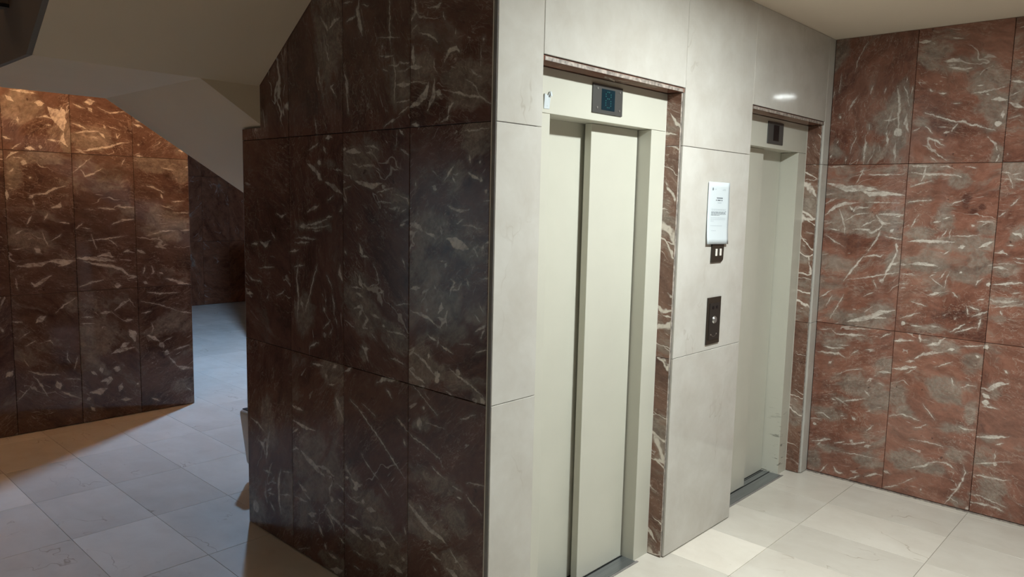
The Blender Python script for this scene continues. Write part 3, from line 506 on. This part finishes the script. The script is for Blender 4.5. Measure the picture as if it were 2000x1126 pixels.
# ---- wall_left: dark marble flank of the lift block, facing -x
wl = struct(boxobj('wall_left', (0.013, 0.12, 0.03, 1.552, 0.0, ZC), M['grout']))
boxobj('backing', (0.013, 0.12, 1.552, 1.728, 0.0, 1.996), M['grout'], wl)
ys = [0.02, 0.446, 0.880, 1.3024, 1.7306]
ang1 = [[-38, -48, -45, -62], [-35, 35, 80, 20], [20, 70, 80, 75]]
red1 = [[0.56, 0.58, 0.50, 0.52], [0.46, 0.52, 0.54, 0.56], [0.48, 0.54, 0.54, 0.56]]
for r, (z0, z1) in enumerate(((0.003, Z2), (Z2, Z1), (Z1, ZC))):
    for c in range(4):
        kw = dict(angle=ang1[r][c], veining=0.55, redness=red1[r][c] - 0.02, tone=((1.0, 0.95, 1.0, 1.0), (1.12, 0.95, 0.92, 0.92), (1.05, 0.92, 1.0, 1.0))[r][c])
        if r == 2 and c == 3:
            # last tile of the top course is cut to an L under the stair flight
            bm = bmesh.new(); h = GAP / 2; zc = (z0 + z1) / 2; yc = (ys[3] + ys[4]) / 2
            P = [(ys[3] + h, z0 + h), (ys[4] - h, z0 + h), (ys[4] - h, 1.998), (1.5545, 1.998), (1.5545, z1 - h), (ys[3] + h, z1 - h)]
            add_prism(bm, P, lambda p: (-(p[0] - yc), 0.0, p[1] - zc), lambda p: (-(p[0] - yc), 0.016, p[1] - zc))
            o = obj('tile', bm, tile_marble('L', ys[c], ys[c + 1], z0, z1), wl, (XW, yc, zc), -math.pi / 2); dress(o, **kw)
        else:
            wall_tile(wl, 'x', XW, ys[c], ys[c + 1], z0, z1, tile_marble('L', ys[c], ys[c + 1], z0, z1), **kw)
boxobj('end_panel', (0.0, 0.12, 1.731, 1.742, 0.003, 1.99), M['edge'], wl)

# ---- wall_front: pale marble wall with the two lift openings, facing -y
wf = struct(boxobj('wall_front', (0.02, XA - 0.002, 0.024, 0.20, 0.0, ZC), M['grout_pale']))
for b in ((XB + 0.004, XC - 0.004, 0.024, 0.20, 0.0, ZC), (XD + 0.004, L, 0.024, 0.20, 0.0, ZC), (XA - 0.002, XB + 0.004, 0.024, 0.20, ZL + 0.004, ZC), (XC - 0.004, XD + 0.004, 0.024, 0.20, ZL + 0.004, ZC)):
    boxobj('backing', b, M['grout_pale'], wf)
boxobj('shaft_panel', (0.13, 2.95, 0.30, 0.34, 0.0, ZC), M['black'], wf)
PT = 0.0125
for (u0, u1) in ((0.0, XA), (XB, XC), (XD, L)):
    for (z0, z1) in ((0.004, Z2), (Z2, Z1), (Z1, ZC)):
        wall_tile(wf, 'y', 0.0, u0, u1, z0, z1, M['panel'], t=0.022 if u0 == 0.0 else PT, name='panel', gap=0.0022)
for (u0, u1) in ((XA, XB), (XC, XD)):
    wall_tile(wf, 'y', 0.0, u0, u1, ZL, ZC, M['panel'], t=PT, name='panel', gap=0.0022)
# dark sawn edge strip on the outer corner
boxobj('edge_strip', (-0.0012, 0.0, 0.0025, 0.0188, 0.004, ZC), M['edge'], wf)
boxobj('worn_lit_edge', (XW + 0.0002, -0.0015, 0.0184, 0.0196, 0.004, ZC), M['edge_light'], wf)  # pale strip paints lobby light onto the chipped tile edge
# red marble linings of the openings
LT = 0.012
for (a, b) in ((XA, XB), (XC, XD)):
    for (z0, z1) in ((0.003, Z2), (Z2, Z1), (Z1, ZL - 0.020)):
        for side in (0, 1):
            w = 0.125 - 0.0135
            me = tile_mesh(w, z1 - z0 - 0.002, LT - 0.001, M['red_reveal'], 0.001)
            if side: o = link('reveal_slab', me, wf, (b - LT, 0.0135 + w / 2, (z0 + z1) / 2), -math.pi / 2)
            else: o = link('reveal_slab', me, wf, (a + LT, 0.0135 + w / 2, (z0 + z1) / 2), math.pi / 2)
            dress(o, angle=rnd.choice((20, -30, 60)), veining=1.0, redness=0.46, tone=1.2)
    bm = bmesh.new(); add_box(bm, -(b - a) / 2 + 0.001, (b - a) / 2 - 0.001, -0.0085, 0.0085, 0.0, 0.118)
    o = obj('lintel_slab', bm, M['red'], wf, ((a + b) / 2, 0.006, ZL - 0.0105)); o.rotation_euler = (-math.pi / 2, 0, 0)
    dress(o, angle=10, veining=0.5, redness=0.50)
    # worn pale arrises of the linings
    boxobj('worn_lit_edge', (a + 0.012, b - 0.012, 0.0045, 0.0060, ZL - 0.0185, ZL - 0.0045), M['chip'], wf)
    boxobj('worn_lit_edge', (b - LT, b - 0.0015, 0.0120, 0.0134, 0.004, ZL - 0.020), M['chip'], wf)

# ---- wall_right: red marble wall facing -x
wr = struct(boxobj('wall_right', (L + 0.018, L + 0.15, -4.6, 0.2, 0.0, ZC), M['grout']))
ys3 = [0.0, -0.4569, -0.9179, -1.379, -1.84, -2.30, -2.76, -3.22, -3.68, -4.14, -4.6]
ang3 = [[14, -12, -22], [12, 8, 6], [80, -14, 8]]
red3 = [[0.50, 0.53, 0.50], [0.48, 0.51, 0.52], [0.50, 0.53, 0.50]]
for r, (z0, z1) in enumerate(((0.006, Z2), (Z2, Z1), (Z1, ZC))):
    for c in range(10):
        kw = dict(angle=-(ang3[r][c] if c < 3 else rnd.uniform(-20, 20)), veining=0.62, redness=(red3[r][c] if c < 3 else 0.5) - 0.02, tone=((1.0, 1.04, 1.0), (1.0, 1.0, 1.0), (0.80, 0.95, 0.92))[r][c] if c < 3 else 1.0)
        wall_tile(wr, 'x', L, ys3[c + 1], ys3[c], z0, z1, tile_marble('R', ys3[c + 1], ys3[c], z0, z1), **kw)
struct(boxobj('baseboard_right', (L - 0.014, L - 0.0005, -4.58, -0.002, 0.0003, 0.0045), M['chip']))

# ---- wall_back: red marble wall beyond the stair, facing -y
wb = struct(boxobj('wall_back', (-4.6, 0.768, D + 0.018, D + 0.06, 0.0, 4.2), M['grout']))
xs4 = [0.7713, 0.3629, -0.0474, -0.4567, -0.866]
while xs4[-1] > -2.9: xs4.append(xs4[-1] - 0.41)
ang4 = [[-25, 40, 35, -40, 20], [8, 10, 15, 20, 10], [-30, 12, -60, 30, 10]]
red4 = [[0.54, 0.49, 0.49, 0.50, 0.5], [0.50, 0.53, 0.52, 0.50, 0.5], [0.53, 0.54, 0.50, 0.52, 0.5]]
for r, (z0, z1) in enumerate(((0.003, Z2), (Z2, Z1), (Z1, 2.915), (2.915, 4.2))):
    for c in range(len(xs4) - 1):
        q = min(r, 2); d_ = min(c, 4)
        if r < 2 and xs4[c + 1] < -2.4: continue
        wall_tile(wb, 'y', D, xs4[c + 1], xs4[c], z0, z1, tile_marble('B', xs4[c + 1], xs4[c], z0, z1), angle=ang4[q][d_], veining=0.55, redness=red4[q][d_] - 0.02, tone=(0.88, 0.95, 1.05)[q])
# ---- wall_far: end of the corridor
we = struct(boxobj('wall_far', (-4.6, 5.6, 9.42, 9.6, 0.0, 3.70), M['grout']))
for r, (z0, z1) in enumerate(((0.003, Z2), (Z2, Z1), (Z1, 2.915))):
    for c in range(8):
        x = 1.6 + c * 0.42
        wall_tile(we, 'y', 9.40, x, x + 0.42, z0, z1, M['red_far'], angle=rnd.choice((-50, 70, 20)), veining=0.2, redness=0.54)
# ---- rest of the shell, outside the frame, with an added shade wall and glow
struct(boxobj('added_shade_wall', (2.31, 5.6, 5.95, 6.10, 0.0, 2.90), M['plaster']))  # unseen stub added to block the corridor lamp and shade the far floor
struct(boxobj('wall_niche', (0.50, 0.60, 1.75, 2.36, 0.0, 1.25), M['plaster']))
struct(boxobj('wall_rear', (-4.6, 5.6, -4.75, -4.6, 0.0, 4.4), M['dark_wall']))
struct(boxobj('wall_side', (-4.75, -4.6, -4.75, 9.6, 0.0, 4.4), M['dark_wall']))
struct(boxobj('wall_end', (5.6, 5.75, -4.75, 9.6, 0.0, 4.4), M['dark_wall']))
ce = bmesh.new()
add_box(ce, -4.6, 5.6, -4.6, 0.0, ZC, ZC + 0.15)
add_box(ce, -4.6, 0.0, 0.0, 0.84, ZC, ZC + 0.15)
add_box(ce, 0.0, 5.6, 0.0, 1.55, ZC, ZC + 0.15)
struct(obj('ceiling', ce, M['ceiling']))
struct(boxobj('ceiling_stairwell', (-4.6, 5.6, 0.84, 9.6, 4.2, 4.35), M['ceiling']))
struct(boxobj('ceiling_corridor', (-4.6, 5.6, 4.18, 9.6, 3.70, 3.85), M['ceiling']))
glow = struct(boxobj('added_glow_1', (-4.5, -3.0, D - 0.012, D + 0.012, 0.25, 2.05), M['housing']))  # unseen glowing sheets added to cast a bluish sheen on the dark wall
for i in range(2):
    boxobj('pane', (-4.45 + i * 0.71, -3.78 + i * 0.71, D - 0.016, D - 0.012, 0.30, 2.0), M['added_glow'], glow)

# ================================================================== STAIRCASE
st = thing('staircase', 'plastered underside of the stair turning above the passage at left', 'stairs', (-0.5, 1.6, 2.189))
def ob(*a, **k):                      # part of the stair, kept in world coordinates
    o = obj(*a, **k); o.location = (0.5, -1.6, -2.189); return o
SA, SB, YN, YF, XL, XF, ZS = 0.70, 0.625, 1.555, 2.717, -0.935, -0.288, 2.189
XI = -0.0085
# upper flight: comes down in +y to the landing
P = [(YN, ZS), (0.845, ZS + (YN - 0.845) * SA)]
y, z = 0.845, ZS + (YN - 0.845) * SA + 0.33
P.append((y, z))
n = 3; tr = (YN - 0.845) / n
for i in range(n):
    P.append((y + tr, z)); y += tr; z -= tr * SA; P.append((y, z))
bm = bmesh.new(); add_prism(bm, P, lambda p: (XL, p[0], p[1]), lambda p: (XI, p[0], p[1]))
ob('upper_flight', bm, M['plaster'], st)
bm = bmesh.new(); add_box(bm, XL, XF, YN, YF, ZS, ZS + 0.30)
ob('landing', bm, M['plaster'], st)
# lower flight: goes down in +x behind the lift block
P = [(XF, ZS), (3.1, ZS - (3.1 - XF) * SB)]
n = 12; tr = (3.1 - XF) / n; x, z = 3.1, ZS - (3.1 - XF) * SB + 0.12
P.append((x, z))
for i in range(n):
    z += tr * SB; P.append((x, z)); x -= tr; P.append((x, z))
bm = bmesh.new(); add_prism(bm, P, lambda p: (p[0], YN, p[1]), lambda p: (p[0], YF, p[1]))
ob('lower_flight', bm, M['plaster'], st)
# stringer wall on the open side
P = [(YF, ZS), (YN, ZS), (0.845, ZS + (YN - 0.845) * SA), (0.845, 3.6), (YN, 3.3), (YF, 3.3)]
bm = bmesh.new(); add_prism(bm, P, lambda p: (XL - 0.02, p[0], p[1]), lambda p: (XL - 0.0005, p[0], p[1]))
s_ = ob('stringer', bm, M['plaster_shaded'], st); s_['label'] = 'open side of the stair with its shade painted dark brown'
bm = bmesh.new(); add_box(bm, XL - 0.075, XL - 0.0205, 1.74, 1.83, 2.392, 2.52)
ob('junction_box', bm, M['plaster_shaded'], st, bevel=0.003)
bm = bmesh.new(); add_box(bm, XL - 0.073, XL - 0.0215, 1.737, 1.7398, 2.386, 2.399)
ob('box_slot', bm, M['black'], st)

# ================================================================== LIFTS
def lift(label, xa, xb, yf, front_left, parts_off=0.0):
    """lift entrance in the opening xa..xb; frame face at y = yf"""
    t = thing('elevator', label, 'elevator', ((xa + xb) / 2, 0.2, 0.0))
    ox, oy = (xa + xb) / 2, 0.2
    def part(name, b, mat, par=t, bevel=0.0, **kw):
        bm = bmesh.new(); add_box(bm, b[0] - ox, b[1] - ox, b[2] - oy, b[3] - oy, b[4], b[5])
        return obj(name, bm, mat, par, bevel=bevel, **kw)
    il, ir, yb, zh = xa + 0.141, xb - 0.130, 0.225, 2.010
    part('header', (xa + 0.001, xb - 0.001, yf, yb, zh, 2.176), M['lift'], bevel=0.0012)
    part('jamb', (xa + 0.013, il, yf, yb, 0.0, zh - 0.0015), M['jamb'] if front_left else M['lift'], bevel=0.0012)
    part('jamb', (ir, xb - 0.013, yf, yb, 0.0, zh - 0.0015), M['jamb'] if front_left else M['lift'], bevel=0.0012)
    ym, yk, th = 0.152, 0.203, 0.034
    if front_left:
        part('door_leaf', (il + 0.003, 2.348, ym, ym + th, 0.006, 2.0085), M['lift'], bevel=0.0015)
        part('door_leaf', (2.325, ir - 0.006, yk, yk + th, 0.006, 2.03), M['lift'], bevel=0.0015)
    else:
        part('door_leaf', (0.720, ir - 0.009, ym, ym + th, 0.006, 2.0085), M['lift'], bevel=0.0015)
        part('door_leaf', (il + 0.002, 0.745, yk, yk + th, 0.006, 2.03), M['lift'], bevel=0.0015)
    # grooved sill
    sl_ = part('sill', (il - 0.001, ir + 0.001, 0.074, 0.262, -0.001, 0.003), M['alu'])
    # two guide slots and the gap under the leaves
    for (ga, gb) in ((0.146, 0.153), (0.188, 0.193), (0.199, 0.206)):
        g_ = part('sill_groove', (il, ir, ga, gb, 0.0028, 0.0034), M['black']); g_.parent = sl_
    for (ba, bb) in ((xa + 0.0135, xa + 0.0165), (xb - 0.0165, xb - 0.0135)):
        part('lit_edge_strip', (ba, bb, yf - 0.0012, yf + 0.002, 0.001, 2.17), M['edge_light'])  # pale strip paints in the lit front edge of the jamb
    part('threshold_strip', (il - 0.012, ir + 0.012, 0.062, 0.0735, -0.001, 0.002), M['edge'])
    return t, part

l1, part1 = lift('near cream lift with lit teal floor display above its two door panels', XA, XB, 0.085, False)
l2, part2 = lift('far cream lift beside red marble wall with blank display and scuffed jamb', XC, XD, 0.095, True)

def display(part, t, x0, x1, z0, z1, yf, sx0, sx1, sz0, sz1, scr, screws, bolts):
    p = part('display_plate', (x0, x1, yf - 0.006, yf - 0.0002, z0, z1), M['plate'], bevel=0.0008)
    s = part('display_screen', (sx0, sx1, yf - 0.0072, yf - 0.0061, sz0, sz1), scr)
    s.parent = p
    if screws:
        ox, oy = t.location.x, t.location.y
        for (x, z) in bolts:
            bm = bmesh.new(); add_cyl(bm, (x - ox, yf - 0.0085 - oy, z), 0.0042, 0.0024, 'Y', 10)
            obj('screw', bm, M['screw'], p)
    return p, s
p1, s1 = display(part1, l1, 0.627, 0.831, 2.041, 2.156, 0.085, 0.684, 0.774, 2.056, 2.139, M['screen'], True,
                 ((0.655, 2.137), (0.808, 2.137), (0.655, 2.062), (0.808, 2.062)))
# dot-matrix figure
bm = bmesh.new()
rows = [' ## ', '#  #', '#  #', ' ## ', '#  #', '#  #', '#  #', ' ## ']
for r, row in enumerate(rows):
    for c, ch in enumerate(row):
        if ch == '#':
            add_cyl(bm, (0.711 + c * 0.0115 - l1.location.x, 0.085 - 0.0082 - 0.2, 2.129 - r * 0.0088), 0.0026, 0.0009, 'Y', 8)
o = obj('lit_digit', bm, M['dot'], p1); o['label'] = 'dim teal dotted figure eight'
p2, s2 = display(part2, l2, 2.254, 2.454, 2.034, 2.156, 0.095, 2.322, 2.392, 2.052, 2.140, M['screen_off'], False, ())

# ================================================================== THINGS ON THE PALE WALL
# notice: A4 sheet taped up, faintly bowed
pt = thing('paper_notice', 'white printed paper notice stuck above the brown switch plate', 'notice', (1.5465, -0.004, 1.644))
cor = [(1.4410, 1.4965), (1.6510, 1.4920), (1.6535, 1.7930), (1.4430, 1.7935)]
def sheet(u, v, lift=0.0):
    a, b, c, d = cor
    x = (a[0] * (1 - u) + b[0] * u) * (1 - v) + (d[0] * (1 - u) + c[0] * u) * v
    z = (a[1] * (1 - u) + b[1] * u) * (1 - v) + (d[1] * (1 - u) + c[1] * u) * v
    bow = 0.0022 * math.sin(math.pi * u) * (0.5 + 0.5 * v) + 0.0085 * (1 - v) ** 5 + 0.003 * max(0, u - 0.85) / 0.15 * (0.3 + 0.7 * math.exp(-((v - 0.55) / 0.2) ** 2))
    return Vector((x - 1.5465, -0.0075 - bow - lift + 0.0062, z - 1.644))
bm = bmesh.new(); NU, NV = 10, 12
grid = [[bm.verts.new(sheet(i / NU, j / NV)) for i in range(NU + 1)] for j in range(NV + 1)]
back = [[bm.verts.new(sheet(i / NU, j / NV, -0.0004)) for i in range(NU + 1)] for j in range(NV + 1)]
for j in range(NV):
    for i in range(NU):
        bm.faces.new((grid[j][i], grid[j][i + 1], grid[j + 1][i + 1], grid[j + 1][i]))
        bm.faces.new((back[j][i], back[j + 1][i], back[j + 1][i + 1], back[j][i + 1]))
rim = [(0, i) for i in range(NU)] + [(j, NU) for j in range(NV)] + [(NV, i) for i in range(NU, 0, -1)] + [(j, 0) for j in range(NV, 0, -1)]
for q in range(len(rim)):
    a, b = rim[q], rim[(q + 1) % len(rim)]
    bm.faces.new((grid[a[0]][a[1]], back[a[0]][a[1]], back[b[0]][b[1]], grid[b[0]][b[1]]))
obj('sheet', bm, M['paper'], pt, smooth=True)
def print_block(name, lines, mat, h=0.010):
    """lines: (v, [(u0, u1), ...]); each word is a thin patch that follows the sheet"""
    bm = bmesh.new()
    for v, words in lines:
        for (u0, u1) in words:
            k = max(1, int((u1 - u0) / 0.05))
            for i in range(k):
                a, b = u0 + (u1 - u0) * i / k, u0 + (u1 - u0) * (i + 1) / k
                q = [sheet(a, v, 0.0005), sheet(b, v, 0.0005), sheet(b, v + h, 0.0005), sheet(a, v + h, 0.0005)]
                bm.faces.new([bm.verts.new(p) for p in q])
    o = obj(name, bm, mat, pt); o['kind'] = 'stuff'; return o
def words(u0, u1, seed, mean=0.07):
    r = random.Random(seed); out = []; u = u0
    while u < u1 - 0.02:
        w = r.uniform(0.5, 1.5) * mean; out.append((u, min(u1, u + w))); u += w + 0.014
    return out
print_block('emblem', [(0.865, [(0.17, 0.215)])], M['ink'], 0.042)
print_block('header_print', [(0.880, words(0.24, 0.36, 1, 0.05)), (0.870, words(0.64, 0.80, 2, 0.05)), (0.885, words(0.68, 0.78, 3, 0.05))], M['ink_pale'], 0.009)
print_block('heading', [(0.738, [(0.38, 0.67)]), (0.702, [(0.35, 0.39), (0.42, 0.57), (0.60, 0.66)])], M['ink'], 0.016)
print_block('subheading', [(0.664, [(0.43, 0.62)])], M['ink_pale'], 0.012)
print_block('paragraph', [(0.562 - 0.0, words(0.17, 0.86, 4)), (0.545, words(0.17, 0.86, 5))], M['ink_pale'], 0.007)
print_block('bold_paragraph', [(0.517, words(0.16, 0.86, 6, 0.12)), (0.500, words(0.16, 0.86, 7, 0.12)), (0.483, words(0.16, 0.86, 8, 0.12)), (0.464, words(0.16, 0.55, 9, 0.12)), (0.532, [(0.83, 0.86)])], M['ink'], 0.0075)
print_block('paragraph', [(0.420, words(0.15, 0.86, 10)), (0.395, words(0.15, 0.86, 11)), (0.370, words(0.15, 0.28, 12))], M['ink_pale'], 0.008)
print_block('paragraph', [(0.293, words(0.15, 0.70, 13)), (0.215, words(0.18, 0.40, 14))], M['ink_pale'], 0.008)

# switch plate with two white rockers
sp = thing('switch_plate', 'small dark brown plate with two white rocker buttons below the notice', 'switch', (1.562, 0.0, 1.45))
bm = bmesh.new()
P = [(-0.060, -0.045), (0.044, -0.045), (0.058, -0.034), (0.062, 0.049), (-0.057, 0.049)]
add_prism(bm, P, lambda p: (p[0], -0.008, p[1]), lambda p: (p[0], -0.0003, p[1]))
obj('plate', bm, M['plate_brown'], sp, bevel=0.0008, seg=1)
for x in (-0.020, 0.022):
    bm = bmesh.new(); add_box(bm, x - 0.0085, x + 0.0085, -0.0125, -0.0082, -0.014, 0.021)
    obj('rocker', bm, M['white'], sp, bevel=0.002, smooth=False)

# call panel
cp = thing('call_panel', 'tall dark call panel with one round steel button between the lifts', 'panel', (1.559, 0.0, 1.115))
bm = bmesh.new(); add_box(bm, -0.066, 0.066, -0.007, -0.0003, -0.117, 0.117); obj('plate', bm, M['plate_brown'], cp, bevel=0.0012)
bm = bmesh.new(); add_box(bm, -0.050, 0.052, -0.0095, -0.0072, -0.096, 0.088); obj('face_plate', bm, M['plate_face'], cp, bevel=0.0008)
bm = bmesh.new(); add_cyl(bm, (0.0, -0.0150, 0.004), 0.0165, 0.0054, 'Y', 24, 0.0195); b_ = obj('call_button', bm, M['steel'], cp)
bm = bmesh.new(); add_cyl(bm, (0.0, -0.0165, 0.004), 0.0125, 0.0014, 'Y', 24); obj('button_cap', bm, M['steel_face'], b_)
for x in (-0.017, 0.020):
    bm = bmesh.new(); add_cyl(bm, (x, -0.0108, 0.066), 0.0085, 0.0012, 'Y', 18); add_cyl(bm, (x, -0.0112, 0.066), 0.0062, 0.0003, 'Y', 18)
    obj('indicator', bm, M['screen_off'], cp)
for x in (-0.030, 0.026):
    bm = bmesh.new(); add_cyl(bm, (x, -0.0110, -0.068), 0.0040, 0.0014, 'Y', 10); obj('screw', bm, M['screw'], cp)
bm = bmesh.new()
for i in range(8):
    a = math.pi * (1.15 + 0.7 * i / 7)
    add_box(bm, 0.026 * math.cos(a) - 0.0025, 0.026 * math.cos(a) + 0.0025, -0.0105, -0.0097, -0.060 + 0.020 * math.sin(a) - 0.001, -0.060 + 0.020 * math.sin(a) + 0.001)
obj('engraved_arc', bm, M['screw'], cp)

# torn white sticker at the left end of the near header
lb = thing('sticker', 'small torn white sticker at left end of the near lift header', 'sticker', (0.352, 0.085, 2.055))
bm = bmesh.new()
P = [(-0.017, -0.030), (0.014, -0.029), (0.016, 0.020), (0.010, 0.034), (0.002, 0.018), (-0.010, 0.022), (-0.018, 0.024)]
add_prism(bm, P, lambda p: (p[0], -0.0018 - 0.006 * max(0, p[1]) / 0.034, p[1]), lambda p: (p[0], -0.0006, p[1]))
obj('label_sheet', bm, M['paper'], lb)
bm = bmesh.new(); add_prism(bm, [(0.007, 0.018), (0.017, 0.016), (0.018, 0.033), (0.012, 0.036)], lambda p: (p[0], -0.014 + (p[1] - 0.016) * 0.3, p[1]), lambda p: (p[0], -0.0128 + (p[1] - 0.016) * 0.3, p[1]))
obj('curled_corner', bm, M['paper'], lb)
bm = bmesh.new(); add_box(bm, -0.003, 0.003, -0.0026, -0.0019, -0.020, -0.013); add_box(bm, -0.012, -0.004, -0.0042, -0.003, 0.008, 0.011)
o = obj('print_mark', bm, M['ink'], lb); o['kind'] = 'stuff'

# grey box half hidden behind the dark wall's end
bn = thing('wall_bin', 'grey tapered wall box peeking out behind the dark marble end', 'bin', (0.37, 2.26, 0.085))
bm = bmesh.new()
lo = [(-0.095, -0.05), (0.128, -0.05), (0.128, 0.05), (-0.095, 0.05)]; hi = [(-0.135, -0.055), (0.128, -0.055), (0.128, 0.055), (-0.135, 0.055)]
A = [bm.verts.new((x, y, 0.0)) for x, y in lo]; B = [bm.verts.new((x, y, 0.345)) for x, y in hi]
bm.faces.new(A); bm.faces.new(list(reversed(B)))
for i in range(4): bm.faces.new((A[i], B[i], B[(i + 1) % 4], A[(i + 1) % 4]))
obj('body', bm, M['bin'], bn, bevel=0.024, seg=4, smooth=True)
bm = bmesh.new(); add_box(bm, -0.115, 0.115, -0.040, 0.040, 0.3445, 0.349); obj('lid', bm, M['black'], bn, bevel=0.0015)

# ================================================================== LAMPS
def downlight(label, x, y, z, r, mat, down=0.03):
    t = thing('ceiling_lamp', label, 'lamp', (x, y, z))
    bm = bmesh.new(); add_cyl(bm, (0, 0, -0.018), r + 0.02, 0.0178, 'Z', 40); obj('housing', bm, M['housing'], t)
    bm = bmesh.new(); vsx = [bm.verts.new((r * math.cos(2 * math.pi * i / 40), r * math.sin(2 * math.pi * i / 40), -0.0195)) for i in range(40)]
    bm.faces.new(list(reversed(vsx)))
    me = bpy.data.meshes.new('diffuser'); bm.to_mesh(me); bm.free(); me.materials.append(mat); link('diffuser', me, t)
    return t
downlight('round neutral ceiling lamp in the lift lobby', 0.92, -1.18, ZC, 0.088, M['lamp_n'])
downlight('round cool ceiling lamp in the corridor behind the lifts', 1.82, 4.80, 3.70, 0.085, M['lamp_c'])
# globe lamp hanging over the landing upstairs: its light passes the landing's edge onto the wall beyond
t = thing('globe_lamp', 'warm globe lamp hanging over the upper landing', 'lamp', (-0.75, 1.75, 3.0))
bm = bmesh.new(); bmesh.ops.create_uvsphere(bm, u_segments=24, v_segments=16, radius=0.20); obj('globe', bm, M['lamp_w'], t, smooth=True)
bm = bmesh.new(); add_cyl(bm, (0, 0, 0.19), 0.012, 1.01, 'Z', 10); obj('rod', bm, M['housing'], t)
downlight('small added warm fill light high above the stairwell', -1.6, 3.3, 4.2, 0.085, M['warm_fill'])  # added fill, no known lamp: warms the floor below the stairwell
